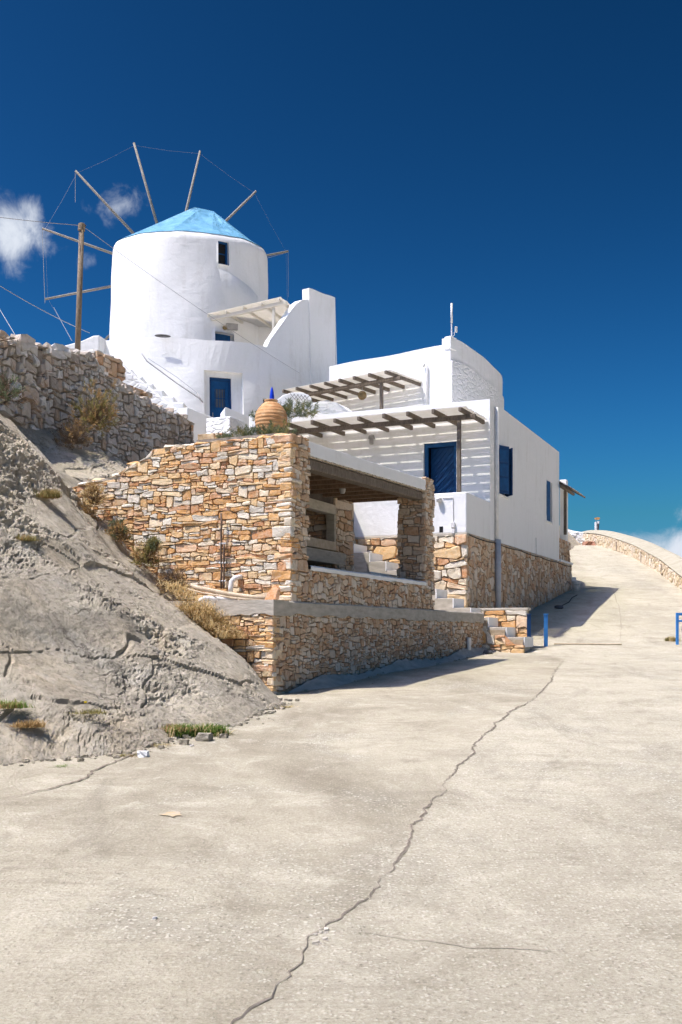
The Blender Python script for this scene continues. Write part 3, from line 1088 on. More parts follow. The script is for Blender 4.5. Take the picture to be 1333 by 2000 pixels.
class StoneBag:
    """collects the stones of one thing; the biggest become parts of their own"""

    def __init__(s, limit=300):
        s.items, s.limit = [], limit

    def panel(s, parent, o, e, W, zbot, ztop, nrm, hm, wm, seed, mat='brown', depth=0.05, irr=0.35, tall=0.14, split=0.25, gap=0.010, rough=1.0):
        """vertical panel: origin o (2D), direction e, outward normal nrm; zbot/ztop as functions of distance"""
        rg = random.Random(seed)
        zb = zbot if callable(zbot) else (lambda q: zbot)
        zt = ztop if callable(ztop) else (lambda q: ztop)
        S = [W * i / 40 for i in range(41)]
        z0 = min(zb(q) for q in S) - 0.05
        z1 = max(zt(q) for q in S)
        o, e, nrm = Vector(o), Vector(e), Vector(nrm)
        for ring in rubble(W, z1 - z0, hm, wm, rg, irr, tall, split, gap):
            cxm = sum(p[0] for p in ring) / len(ring)
            if cxm < -0.02 or cxm > W + 0.02:
                continue
            pts = []
            for (x, y) in ring:
                x = min(max(x, -0.012), W + 0.012)
                y = min(max(y, zb(x) - z0 - 0.03), zt(x) - z0 + rg.uniform(-0.004, 0.008))
                pts.append((x, y))
            xs = [p[0] for p in pts]
            ys = [p[1] for p in pts]
            if max(xs) - min(xs) < 0.03 or max(ys) - min(ys) < 0.018:
                continue
            area = abs(sum(pts[i][0] * pts[(i + 1) % 10][1] - pts[(i + 1) % 10][0] * pts[i][1] for i in range(10))) / 2
            if area < 0.0007:
                continue
            cx, cy = sum(xs) / 10, sum(ys) / 10
            D = depth * rg.uniform(0.45, 1.25)
            tx, ty = rg.uniform(-0.08, 0.08), rg.uniform(-0.10, 0.06)
            v = []

            def W3(x, y, d):
                return (o.x + e.x * x + nrm.x * d, o.y + e.y * x + nrm.y * d, z0 + y)
            for (x, y) in pts:
                v.append(W3(x, y, -0.05))
            for (x, y) in pts:
                d = D * rg.uniform(0.70, 0.92) + ((x - cx) * tx + (y - cy) * ty)
                v.append(W3(cx + (x - cx) * 0.97, cy + (y - cy) * 0.96, d))
            for (x, y) in pts:
                d = D * (1 + 0.16 * rough * rg.uniform(-1, 1)) + ((x - cx) * tx + (y - cy) * ty)
                k1, k2 = rg.uniform(.84, .94), rg.uniform(.78, .92)
                v.append(W3(cx + (x - cx) * k1, cy + (y - cy) * k2, d))
            v.append(W3(cx, cy, D * (1 + 0.18 * rough * rg.uniform(-1, 1))))
            f = []
            for r0 in (0, 10):
                for k in range(10):
                    k2 = (k + 1) % 10
                    f.append((r0 + k, r0 + k2, r0 + 10 + k2, r0 + 10 + k))
            for k in range(10):
                f.append((20 + k, 20 + (k + 1) % 10, 30))
            if e.x * nrm.y - e.y * nrm.x > 0:
                f = [q[::-1] for q in f]
            # how large the stone shows
            c3 = W3(cx, cy, 0)
            show = area * max(abs(nrm.x * c3[0] + nrm.y * c3[1]) / math.hypot(c3[0], c3[1]), 0.15) / (c3[1] ** 2)
            s.items.append((show, parent, v, f, mat, rg.random()))
        return s

    def finish(s, name='stone'):
        s.items.sort(key=lambda q: -q[0])
        for (_, par, v, f, mat, t) in s.items[:s.limit]:
            mk(name, v, f, M[mat], par)
        rest = {}
        for it in s.items[s.limit:]:
            rest.setdefault((it[1], it[4]), []).append(it)
        for (par, mat), lst in rest.items():
            v, f, at = [], [], []
            for it in lst:
                n = len(v)
                v += it[2]
                f += [tuple(i + n for i in q) for q in it[3]]
                at += [it[5]] * len(it[2])
            o = mk('small_stones', v, f, M[mat + '_j'], par, attr=at)
            o['kind'] = 'stuff'


def ngrad(e):
    return Vector((e.y, -e.x))


NR = -V2            # normal of the shaded right-hand faces
NF = -U2            # normal of the sunlit front faces


def lin(pts):
    xs = [p[0] for p in pts]
    ys = [p[1] for p in pts]
    return lambda q: float(np.interp(q, xs, ys))


def quoins(parent, a, b, z0, z1, seed, mat='ochre', proud=0.027):
    """larger squared stones bonding a corner, long side alternating"""
    rg = random.Random(seed)
    z, i = z0, rg.randrange(2)
    while z < z1 - 0.05:
        h = min(rg.choice((rg.uniform(0.045, 0.08), rg.uniform(0.07, 0.15))), z1 - z)
        l1, l2 = rg.uniform(.13, .30), rg.uniform(.06, .15)
        if i % 2:
            l1, l2 = l2, l1
        g = 0.004
        j = lambda s_=0.013: rg.uniform(-s_, s_)
        vv = []
        for zz in (z + g, z + h - g):
            for (da, db) in ((-proud, -proud), (l2, -proud), (l2, 0.02), (0.02, 0.02), (0.02, l1), (-proud, l1)):
                vv.append(N3(a + da + j(), b + db + j(), zz + j(.009)))
        ff = [(5, 4, 3, 2, 1, 0), (6, 7, 8, 9, 10, 11)] + [(k, (k + 1) % 6, 6 + (k + 1) % 6, 6 + k) for k in range(6)]
        MB().add(vv, ff).build('quoin', M[mat], parent, bevel=0.012, seg=1)
        z += h
        i += 1 if rg.random() < .75 else 2


# ---------------------------------------------------------------- low retaining wall with its concrete cap
def retaining_wall():
    L = 9.46
    rw = thing('retaining_wall', N3(0, 0, -0.75), 'low rubble retaining wall with grey concrete cap along the road', 'stone wall')
    zc = 0.434 - 0.175
    core = MB().prism([v2(N3(0.03, 0.03, 0)), v2(N3(L, 0.03, 0)), v2(N3(L, 1.6, 0)), v2(N3(0.03, 3.0, 0))], -1.4, zc + .02).build('wall_core', M['mortar_grey'], rw)
    rg = random.Random(5)
    # cap: long concrete beam with a slightly uneven lower edge
    n = 60
    v, f = [], []
    for i in range(n + 1):
        a = -0.025 + (L + 0.05) * i / n
        zb = zc + rg.uniform(-0.025, 0.02)
        zt = 0.434 + 0.02 * i / n + rg.uniform(-0.004, 0.004)
        for (b, z) in ((-0.028, zb), (-0.025, zt - 0.02), (-0.008, zt), (1.5, zt), (1.5, zb)):
            v.append(N3(a, b, z))
        if i:
            for k in range(5):
                k2 = (k + 1) % 5
                f.append(((i - 1) * 5 + k, (i - 1) * 5 + k2, i * 5 + k2, i * 5 + k))
    f.append((0, 1, 2, 3, 4))
    f.append(tuple(n * 5 + k for k in range(5))[::-1])
    f = [q[::-1] for q in f]
    mk('cap', v, f, M['conc'], rw)
    v, f = [], []
    for i in range(25):
        b = -0.027 + 1.6 * i / 24
        zb = zc + rg.uniform(-0.035, 0.015)
        for (a, z) in ((-0.030, zb), (-0.028, 0.437), (0.4, 0.438), (0.4, zb)):
            v.append(N3(a, b, z))
        if i:
            for k in range(4):
                k2 = (k + 1) % 4
                f.append(((i - 1) * 4 + k, (i - 1) * 4 + k2, i * 4 + k2, i * 4 + k))
    f.append((0, 1, 2, 3))
    mk('cap', v, f, M['conc'], rw)
    bag = StoneBag()
    bag.panel(core, v2(N3(0.0, 0.012, 0)), U2, L, lambda q: float(road_z(ON.y + U2.y * q)) - 0.12, zc + .01, NR, 0.054, 0.10, 21, 'brown', 0.022, irr=0.5, gap=0.006)
    bag.panel(core, v2(N3(0.012, 0.0, 0)), V2, 1.5, -1.0, zc + .01, NF, 0.056, 0.14, 22, 'ochre', 0.028, gap=0.006)
    quoins(core, 0.012, 0.012, -0.85, zc, 71)
    bag.finish()
    # smeared concrete fillet along the foot
    v, f = [], []
    for i in range(80):
        a = 0.35 + (L - 0.35) * i / 79
        q = N3(a, 0, 0)
        h = (0.10 + 0.05 * math.sin(a * 1.7) + rg.uniform(-0.03, 0.03)) * min(1, .1 + (a - .35) / 1.2)
        w = (0.20 + 0.06 * math.sin(a * 1.1 + 1) + rg.uniform(-0.02, 0.02)) * min(1, .15 + (a - .35) / 1.2)
        r0 = N3(a, -0.04, 0)
        r1 = N3(a, -0.04 - w * 0.5, 0)
        r2 = N3(a, -0.04 - w, 0)
        v += [Vector((r0.x, r0.y, ground_z(r0.x, r0.y) + h)), Vector((r1.x, r1.y, ground_z(r1.x, r1.y) + h * 0.3)), Vector((r2.x, r2.y, ground_z(r2.x, r2.y) - 0.01))]
        if i:
            k = 3 * i
            f += [(k - 3, k, k + 1, k - 2), (k - 2, k + 1, k + 2, k - 1)]
    mk('concrete_fillet', v, f, M['conc'], rw, smooth=True)
    return rw


retaining_wall()

# ---------------------------------------------------------------- stone barbecue shelter
def shelter():
    sh = thing('barbecue_shelter', N3(0.56, 0.03, 0.434), 'open ochre rubble stone barbecue shelter with white concrete roof slab', 'shelter')
    bag = StoneBag()
    a0, a1 = 0.56, 1.10
    b0 = 0.03
    # sunlit side wall with stepped top
    PF = v2(N3(a0, 0, 0))
    prof = []
    for (px, py) in ((572, 848), (520, 855), (430, 864), (376, 869), (300, 878), (299, 892), (268, 905), (248, 909), (246, 924), (214, 933), (165, 946), (120, 960)):
        t, z = hit_plane(px, py, PF, V2)
        prof.append((t, z))
    top = lin(prof)
    side = MB()
    pr = [(b0 + .03, prof[0][1])] + [p for p in prof if p[0] > b0 + .05]
    n = len(pr)
    vv = []
    for (b, z) in pr:
        for a in (a0 + 0.015, a1 - 0.015):
            vv.append(N3(a, b, 0.2))
            vv.append(N3(a, b, z - 0.015))
    ff = []
    for i in range(n - 1):
        o = 4 * i
        ff += [(o + 1, o, o + 4, o + 5), (o + 2, o + 3, o + 7, o + 6), (o + 3, o + 1, o + 5, o + 7)]
    ff += [(0, 1, 3, 2)]
    side.add(vv, ff)
    side = side.build('side_wall', M['mortar'], sh)
    bag.panel(side, v2(N3(a0, b0, 0)), V2, 3.75, lambda q: max(0.40, rock_z(a0 - .1, q) - 0.25), lambda q: top(q + b0), NF, 0.054, 0.145, 31, 'ochre', 0.022, irr=0.45, tall=0.14, split=0.34, gap=0.005)
    # coping stones along the stepped top
    bag.panel(side, v2(N3(a0 - .005, b0, 0)), U2, a1 - a0, 0.44, 2.62, NR, 0.066, 0.12, 32, 'brown', 0.03, irr=0.4, split=.4, gap=.007)
    quoins(side, a0, b0, 0.44, 2.60, 72)
    # loose coping stones on the wall head
    rg = random.Random(9)
    b = 0.05
    while b < 3.2:
        w = rg.uniform(0.18, 0.38)
        z = top(b + w / 2)
        if abs(top(b) - top(b + w)) < 0.09:
            mk('coping_stone', *chunk(N3((a0 + a1) / 2, b + w / 2, z + 0.012), (V2 * w * 0.48).to_3d(), (U2 * 0.30).to_3d(), Vector((0, 0, rg.uniform(0.022, 0.04))), rg), M['ochre'], side)
        b += w + 0.01
    # low front wall under the opening
    aw = 5.87
    low = MB().box(N3(a1 - 0.02, b0 + 0.015, 0.40), (U2 * (aw - a1 + 0.04)).to_3d(), (V2 * 0.27).to_3d(), (0, 0, 0.46)).build('low_wall', M['mortar_grey'], sh)
    bag.panel(low, v2(N3(a1, b0, 0)), U2, aw - a1, 0.44, 0.858, NR, 0.075, 0.105, 33, 'brown', 0.024, irr=.5, gap=.007)
    sl = MB()
    n = 30
    v, f = [], []
    for i in range(n + 1):
        a = a1 + (aw - a1) * i / n
        zt = 0.935 + rg.uniform(-.004, .004)
        zb = 0.862 + rg.uniform(-.01, .012)
        for (bb, z) in ((b0 - 0.035, zb), (b0 - 0.04, zt - 0.02), (b0 - 0.02, zt), (b0 + 0.33, zt), (b0 + 0.34, zb)):
            v.append(N3(a, bb, z))
        if i:
            for k in range(5):
                k2 = (k + 1) % 5
                f.append((i * 5 + k, i * 5 + k2, (i - 1) * 5 + k2, (i - 1) * 5 + k))
    mk('sill', v, f, M['white'], sh)
    # far pillar
    fp = MB().box(N3(aw + .015, b0 + .015, 0.40), (U2 * 0.45).to_3d(), (V2 * 0.455).to_3d(), (0, 0, 2.30)).build('pillar', M['mortar_grey'], sh)
    bag.panel(fp, v2(N3(aw, b0, 0)), U2, 0.48, 0.44, lambda q: 2.56 if q < -.17 else 2.78, NR, 0.066, 0.12, 34, 'brown', 0.028, split=.4, gap=.007)
    bag.panel(fp, v2(N3(aw, b0, 0)), V2, 0.49, 0.44, 2.55, NF, 0.066, 0.13, 35, 'brown', 0.028, split=.4, gap=.007)
    bag.panel(fp, v2(N3(aw, b0 + 0.485, 0)), U2, 0.48, 0.44, 2.55, V2, 0.12, 0.24, 36, 'brown', 0.03)
    # roof slab, rising a little to the far end
    def zs(a):
        return 2.405 + 0.14 * (a - a1) / (aw - a1)
    t_ = 0.19
    sb = MB()
    sb.add([N3(a1 - .02, b0 - 0.02, zs(a1)), N3(aw + 0.03, b0 - 0.02, zs(aw)), N3(aw + 0.03, 2.5, zs(aw)), N3(a1 - .02, 2.5, zs(a1)),
            N3(a1 - .02, b0 - 0.02, zs(a1) + t_), N3(aw + 0.03, b0 - 0.02, zs(aw) + t_), N3(aw + 0.03, 2.5, zs(aw) + t_), N3(a1 - .02, 2.5, zs(a1) + t_)],
           [(3, 2, 1, 0), (4, 5, 6, 7), (0, 1, 5, 4), (1, 2, 6, 5), (2, 3, 7, 6), (3, 0, 4, 7)])
    sb.build('roof_slab', M['white'], sh, bevel=0.015)
    # reed edge showing under the slab and the long beam
    rd = MB()
    for i in range(46):
        a = a1 + (aw - a1 - 0.05) * i / 46
        rd.tube([N3(a, b0 - 0.005 - .01 * (i % 3), zs(a) - 0.012), N3(a + 0.13, b0 + 0.0, zs(a + .13) - 0.016 + 0.006 * (i % 2))], 0.011, 5)
    rd.build('reed_edge', M['pipe_tan'], sh)
    bmz = MB()
    bmz.add([N3(a1 - .01, b0 + 0.03, zs(a1) - 0.165), N3(aw + .1, b0 + 0.03, zs(aw) - 0.165), N3(aw + .1, b0 + 0.22, zs(aw) - 0.165), N3(a1 - .01, b0 + 0.22, zs(a1) - 0.165),
             N3(a1 - .01, b0 + 0.03, zs(a1) - 0.02), N3(aw + .1, b0 + 0.03, zs(aw) - 0.02), N3(aw + .1, b0 + 0.22, zs(aw) - 0.02), N3(a1 - .01, b0 + 0.22, zs(a1) - 0.02)],
            [(3, 2, 1, 0), (4, 5, 6, 7), (0, 1, 5, 4), (1, 2, 6, 5), (2, 3, 7, 6), (3, 0, 4, 7)])
    bmz.build('beam', M['wood'], sh, bevel=0.02)
    for i in range(9):
        a = a1 + 0.35 + i * 0.56
        if a > aw + .2:
            break
        z = zs(a) - 0.13
        MB().box(N3(a, b0 + 0.2, z), (U2 * 0.11).to_3d(), (V2 * 2.2).to_3d(), (0, 0, 0.12)).build('joist', M['joist'], sh, bevel=0.01)
    # back wall with the hooded barbecue
    bk = 1.5
    P1 = MB().box(N3(5.32, bk, 0.40), (U2 * 0.72).to_3d(), (V2 * 0.6).to_3d(), (0, 0, 2.02)).build('back_pillar', M['mortar_grey'], sh)
    bag.panel(P1, v2(N3(5.30, bk - .015, 0)), U2, 0.76, 0.44, 2.42, NR, 0.10, 0.19, 37, 'brown', 0.03)
    bag.panel(P1, v2(N3(5.30, bk - .01, 0)), V2, 0.6, 0.44, 2.42, NF, 0.10, 0.19, 38, 'brown', 0.03)
    MB().box(N3(1.12, bk + 1.0, 0.40), (U2 * 4.9).to_3d(), (V2 * 0.2).to_3d(), (0, 0, 2.02)).build('back_wall', M['dark_lining'], sh)
    MB().box(N3(1.12, bk - .02, 2.12), (U2 * 4.20).to_3d(), (V2 * 0.16).to_3d(), (0, 0, 0.17)).build('hood_lintel', M['conc'], sh, bevel=0.01)
    MB().box(N3(1.12, bk + .02, 2.29), (U2 * 4.20).to_3d(), (V2 * 0.10).to_3d(), (0, 0, 0.15)).build('hood', M['dark_lining'], sh)
    MB().box(N3(5.22, bk - .022, 1.64), (U2 * 0.09).to_3d(), (V2 * 0.16).to_3d(), (0, 0, 0.478)).build('hood_post', M['conc'], sh, bevel=0.008)
    MB().box(N3(1.12, bk - .024, 1.48), (U2 * 4.20).to_3d(), (V2 * 0.98).to_3d(), (0, 0, 0.16)).build('grill_shelf', M['pipe_tan'], sh, bevel=0.01)
    MB().box(N3(1.12, bk - .05, 1.24), (U2 * 4.55).to_3d(), (V2 * 1.0).to_3d(), (0, 0, 0.22)).build('counter', M['conc'], sh, bevel=0.012)
    MB().box(N3(1.12, bk + .40, 0.43), (U2 * 4.2).to_3d(), (V2 * 0.1).to_3d(), (0, 0, 0.80)).build('counter_front', M['dark_lining'], sh)
    # stone bench inside with white top
    bn = MB().box(N3(5.0, 0.72, 0.40), (U2 * 2.2).to_3d(), (V2 * 0.4).to_3d(), (0, 0, 0.62)).build('bench', M['mortar_grey'], sh)
    bag.panel(bn, v2(N3(5.0, 0.71, 0)), U2, 2.2, 0.43, 1.02, NR, 0.10, 0.2, 39, 'brown', 0.03)
    MB().box(N3(4.98, 0.68, 1.03), (U2 * 2.25).to_3d(), (V2 * 0.46).to_3d(), (0, 0, 0.05)).build('bench_top', M['white'], sh, bevel=0.012)
    # ceiling lamp
    c = N3(3.9, 0.75, 2.33)
    MB().lathe([(0.0, c.z - 0.05), (0.035, c.z - 0.045), (0.05, c.z - 0.01), (0.055, c.z + 0.03)], c, 14).build('ceiling_lamp', M['metal'], sh, smooth=True)
    bag.finish()
    # things kept inside
    c = N3(4.02, bk + 0.35, 1.64)
    o = MB().lathe([(0.0, c.z), (0.16, c.z), (0.19, c.z + 0.03), (0.185, c.z + 0.22), (0.15, c.z + 0.30), (0.05, c.z + 0.33), (0.0, c.z + .34)], c, 20).build('red_container', M['red'], smooth=True)
    tag(o, 'round red container on the grill shelf inside the shelter', 'container')
    v, f = [], []
    for i in range(9):
        for j in range(9):
            q = N3(2.3 + 1.5 * i / 8, 0.62 + 0.5 * j / 8, 0)
            v.append((q.x, q.y, 0.985 + 0.03 * math.sin(i * 1.3) * math.cos(j * 1.7)))
            if i and j:
                k = i * 9 + j
                f.append((k, k - 1, k - 10, k - 9))
    t_ = thing('table', N3(3.0, 0.85, 0.434), 'dark low table covered by a blue cloth inside the shelter', 'table')
    mk('blue_cloth', v, f, M['blue_cloth'], t_, smooth=True)
    MB().box(N3(2.3, 0.62, 0.90), (U2 * 1.5).to_3d(), (V2 * 0.5).to_3d(), (0, 0, 0.045)).build('table_top', M['dark'], t_)
    for (i, j) in ((0, 0), (1, 0), (0, 1), (1, 1)):
        MB().box(N3(2.33 + 1.39 * i, 0.64 + 0.41 * j, 0.43), (U2 * 0.05).to_3d(), (V2 * 0.05).to_3d(), (0, 0, 0.47)).build('leg', M['dark'], t_)
    return sh


def chunk(c, ex, ey, ez, rg, k=0.22):
    """rough block of stone round a centre: verts, faces (a noisy cut box)"""
    c, ex, ey, ez = Vector(c), Vector(ex), Vector(ey), Vector(ez)
    v = []
    for sz in (-1, -0.2, 1):
        for (sx, sy) in ((-1, -.8), (-.2, -1), (.8, -1), (1, -.2), (1, .8), (.2, 1), (-.8, 1), (-1, .2)):
            s_ = 0.86 if sz != -0.2 else 1.0
            v.append(c + ex * (sx * s_ * (1 + k * rg.uniform(-1, 0.4))) + ey * (sy * s_ * (1 + k * rg.uniform(-1, 0.4))) + ez * (sz * (1 + k * rg.uniform(-1, 0.6))))
    f = [tuple(range(8))[::-1], tuple(range(16, 24))]
    for r0 in (0, 8):
        for i in range(8):
            f.append((r0 + i, r0 + (i + 1) % 8, r0 + 8 + (i + 1) % 8, r0 + 8 + i))
    if ex.cross(ey).dot(ez) < 0:
        f = [q[::-1] for q in f]
    return v, f


shelter()
# ================================================================== plastered walls with openings
def panel_wall(mb, fn, ss, ts, holes, top=None, thick=0.0, zin=None, revdep=0.18):
    """fn(s, t, d): point at distance s, height t, depth d behind the face. holes: (s0, s1, t0, t1)"""
    ss = sorted(set([round(x, 5) for x in ss] + [round(h[i], 5) for h in holes for i in (0, 1)]))
    ts = sorted(set([round(x, 5) for x in ts] + [round(h[i], 5) for h in holes for i in (2, 3)]))
    n, m = len(ss), len(ts)
    V, Fc = [], []

    def tv(i, j):
        if top is not None and j == m - 1:
            return top(ss[i])
        return ts[j]
    for i in range(n):
        for j in range(m):
            V.append(fn(ss[i], tv(i, j), 0.0))
    for i in range(n - 1):
        for j in range(m - 1):
            sc, tc_ = (ss[i] + ss[i + 1]) / 2, (ts[j] + ts[j + 1]) / 2
            if any(h[0] < sc < h[1] and h[2] < tc_ < h[3] for h in holes):
                continue
            Fc.append((i * m + j, (i + 1) * m + j, (i + 1) * m + j + 1, i * m + j + 1))
    for h in holes:
        hs_ = [x for x in ss if h[0] - 1e-4 <= x <= h[1] + 1e-4]
        ht = [x for x in ts if h[2] - 1e-4 <= x <= h[3] + 1e-4]
        loop = [(x, h[2]) for x in hs_] + [(h[1], t) for t in ht[1:]] + [(x, h[3]) for x in hs_[::-1][1:]] + [(h[0], t) for t in ht[::-1][1:-1]]
        b = len(V)
        for (s_, t) in loop:
            V.append(fn(s_, t, 0.0))
            V.append(fn(s_, t, revdep))
        L = len(loop)
        for k in range(L):
            k2 = (k + 1) % L
            Fc.append((b + 2 * k, b + 2 * k + 1, b + 2 * k2 + 1, b + 2 * k2))
    if thick:
        zi = ts[0] if zin is None else zin
        b = len(V)
        for i in range(n):
            zt = tv(i, m - 1)
            V += [fn(ss[i], zt, 0.0), fn(ss[i], zt, thick), fn(ss[i], zi, thick), fn(ss[i], ts[0], 0.0)]
        for i in range(n - 1):
            o, q = b + 4 * i, b + 4 * (i + 1)
            Fc += [(o, q, q + 1, o + 1), (o + 1, q + 1, q + 2, o + 2)]
        for i in (0, n - 1):
            o = b + 4 * i
            Fc.append((o, o + 1, o + 2, o + 3) if i else (o + 3, o + 2, o + 1, o))
    mb.add(V, Fc)


def steps_of(a, b, n):
    return [a + (b - a) * i / n for i in range(n + 1)]


def xy(*pts):
    return [v2(p) for p in pts]


def white_box(name, a_pts, z0, z1, parent=None, mat='white', bevel=0.035):
    return MB().prism(a_pts, z0, z1).build(name, M[mat], parent, bevel=bevel, seg=3)


# ================================================================== the lower house
HA, HL = 1.915, 9.73            # front wall and far end along the road
ZB, ZT = 2.245, 5.57            # top of the stone base, top of the parapet


def house():
    h = thing('house', H3(5, 2.5, 0.3), 'white cubic house with blue door on a brown stone base', 'house')
    # openings measured on the walls
    W1 = (2.70, 3.58, 3.44, 4.63)
    W2 = (7.95, 8.71, 3.31, 4.48)
    D = (0.82, 1.66, 2.38, 4.64)
    ts = steps_of(ZB, ZT, 8)
    ts = sorted(set(ts + [W1[2], W1[3], W2[2], W2[3], D[2], D[3]]))
    mb = MB()
    wob = lambda s_, t: 0.012 * math.sin(s_ * 1.3 + t * 0.9) + 0.008 * math.sin(s_ * 3.1 - t * 2.2)
    panel_wall(mb, lambda s_, t, d: H3(s_, d, t), steps_of(HA, HL, 16), ts, [W1, W2], revdep=0.16)
    panel_wall(mb, lambda s_, t, d: H3(HA + d, 5.22 - s_, t), steps_of(0, 5.22, 12), ts, [(5.22 - D[1], 5.22 - D[0], D[2], D[3])], revdep=0.16)
    panel_wall(mb, lambda s_, t, d: H3(HL, s_, t), [0, 5.22], ts, [])
    panel_wall(mb, lambda s_, t, d: H3(HL - s_, 5.22, t), [0, HL - HA], ts, [])
    # parapet top and roof
    th = 0.22
    o_ = [H3(HA, 0, ZT), H3(HL, 0, ZT), H3(HL, 5.22, ZT), H3(HA, 5.22, ZT)]
    i_ = [H3(HA + th, th, ZT), H3(HL - th, th, ZT), H3(HL - th, 5.22 - th, ZT), H3(HA + th, 5.22 - th, ZT)]
    r_ = [Vector((q.x, q.y, ZT - 0.3)) for q in i_]
    fs = []
    for k in range(4):
        k2 = (k + 1) % 4
        fs += [(k, k2, 4 + k2, 4 + k), (4 + k, 4 + k2, 8 + k2, 8 + k)]
    fs.append((8, 9, 10, 11))
    mb.add(o_ + i_ + r_, fs)
    mb.build('wall', M['white'], h, bevel=0.028, seg=3, weld=True)
    # stone base
    bag = StoneBag()
    base = MB().prism(xy(H3(0.02, 0.02, 0), H3(11.58, 0.02, 0), H3(11.58, 5.2, 0), H3(0.02, 5.2, 0)), -0.6, ZB - 0.03).build('stone_base', M['mortar_grey'], h)
    bag.panel(base, v2(H3(0, 0.01, 0)), U2, 11.6, lambda q: float(road_z(OH.y + U2.y * q)) - 0.12 if q > 1.0 else -0.1, ZB - 0.015, NR, 0.12, 0.15, 41, 'brown', 0.026, irr=0.6, tall=0.25, gap=.009)
    bag.panel(base, v2(H3(0.0, 0.0, 0)), V2, 4.2, -0.2, ZB - 0.05, NF, 0.19, 0.34, 42, 'ochre', 0.05, irr=0.45)
    bag.finish()
    # mortar ledge between base and plaster
    MB().box(H3(-0.02, -0.012, ZB - 0.07), (U2 * 11.62).to_3d(), (V2 * 0.3).to_3d(), (0, 0, 0.05)).build('mortar_ledge', M['conc'], h, bevel=0.012)
    MB().box(H3(-0.03, 0.0, ZB - 0.072), (U2 * 0.3).to_3d(), (V2 * 4.3).to_3d(), (0, 0, 0.07)).build('mortar_ledge', M['conc'], h, bevel=0.015)
    # terrace floor and parapets
    MB().box(H3(0.03, 0.03, ZB - 0.02), (U2 * (HA + 0.0)).to_3d(), (V2 * 5.1).to_3d(), (0, 0, 0.12)).build('terrace_floor', M['white'], h)
    pp = MB()
    pw = 0.2
    poly = [H3(0, 0, 0), H3(0, 2.70, 0), H3(pw, 2.70, 0), H3(pw, pw, 0), H3(HA - 0.004, pw, 0), H3(HA - 0.004, 0.006, 0)]
    poly[-1] = H3(HA - 0.004, 0.0, 0)
    pp.prism(xy(*poly), ZB - 0.008, 3.14)
    pp.build('terrace_parapet', M['white'], h, bevel=0.03, seg=3)
    # far parapet of stone with white ledge
    st = MB().box(H3(HL + 0.02, 0.06, ZB - 0.02), (U2 * 1.83).to_3d(), (V2 * 0.28).to_3d(), (0, 0, 0.72)).build('end_parapet', M['mortar_grey'], h)
    bg2 = StoneBag()
    bg2.panel(st, v2(H3(HL + 0.01, 0.05, 0)), U2, 1.85, ZB + .03, ZB + 0.72, NR, 0.13, 0.2, 43, 'brown', 0.03)
    bg2.finish()
    MB().box(H3(HL + 0.004, -0.05, ZB - 0.01), (U2 * 1.9).to_3d(), (V2 * 0.09).to_3d(), (0, 0, 0.07)).build('white_ledge', M['white'], h, bevel=0.015)
    # ---- door
    d = MB()
    for (s0, s1, t0, t1) in ((D[0] + .003, D[0] + 0.09, D[2], D[3] - .003), (D[1] - 0.09, D[1] - .003, D[2], D[3] - .003), (D[0] + 0.09, D[1] - 0.09, D[3] - 0.10, D[3] - .003)):
        d.box(H3(HA + 0.05, s0, t0), (V2 * (s1 - s0)).to_3d(), (U2 * 0.10).to_3d(), (0, 0, t1 - t0))
    df = d.build('door_frame', M['blue'], h, bevel=0.006)
    MB().box(H3(HA + 0.60, D[0] - .3, D[2]), (V2 * (D[1] - D[0] + .6)).to_3d(), (U2 * 0.03).to_3d(), (0, 0, D[3] - D[2])).build('unlit_hall_sheet', M['dark'], h)  # near-black sheet: darkness of the unlit room behind the door put into colour
    # leaf: ajar, hinged on the right, with diagonal boards
    hinge = v2(H3(HA + 0.11, D[0] + 0.095, 0))
    ang = R_(14)
    ld = (V2 * math.cos(ang) + U2 * math.sin(ang))
    ln = Vector((ld.y, -ld.x))
    if ln.dot(NF) < 0:
        ln = -ln
    wl = D[1] - D[0] - 0.19

    def LP(s_, t, dd):
        q = hinge + ld * s_ + ln * dd
        return Vector((q.x, q.y, t))
    z0, z1 = D[2] + 0.02, D[3] - 0.11
    leaf = MB()
    leaf.box(LP(0.0, z0, -0.02), LP(wl, z0, -0.02) - LP(0, z0, -0.02), LP(0, z0, 0.012) - LP(0, z0, -0.02), (0, 0, z1 - z0))
    leaf = leaf.build('door', M['blue_dark'], h)
    k = 0
    yy = z0 - wl
    while yy < z1:
        # a board rising to the right, clipped to the leaf
        lo, hi = yy + 0.006, yy + 0.142
        poly = []
        for (s_, t) in ((wl, lo), (0, lo + wl), (0, hi + wl), (wl, hi)):
            poly.append((s_, t))
        # clip by z0..z1
        def clip(poly, keep, at):
            out = []
            for i in range(len(poly)):
                p, q = poly[i], poly[(i + 1) % len(poly)]
                if keep(p[1]):
                    out.append(p)
                if keep(p[1]) != keep(q[1]):
                    u_ = (at - p[1]) / (q[1] - p[1])
                    out.append((p[0] + (q[0] - p[0]) * u_, at))
            return out
        poly = clip(poly, lambda t: t >= z0, z0)
        if len(poly) >= 3:
            poly = clip(poly, lambda t: t <= z1, z1)
        if len(poly) >= 3:
            n = len(poly)
            vv = [LP(s_, t, 0.013) for (s_, t) in poly] + [LP(s_, t, 0.026) for (s_, t) in poly]
            ff = [tuple(range(n, 2 * n))] + [(i, (i + 1) % n, n + (i + 1) % n, n + i) for i in range(n)]
            mk('board', vv, ff, M['blue_dark'], leaf)
        yy += 0.148
    MB().tube([LP(wl - 0.07, 3.42, 0.03), LP(wl - 0.07, 3.42, 0.075), LP(wl - 0.19, 3.42, 0.075)], 0.011, 6).build('door_handle', M['metal'], leaf)
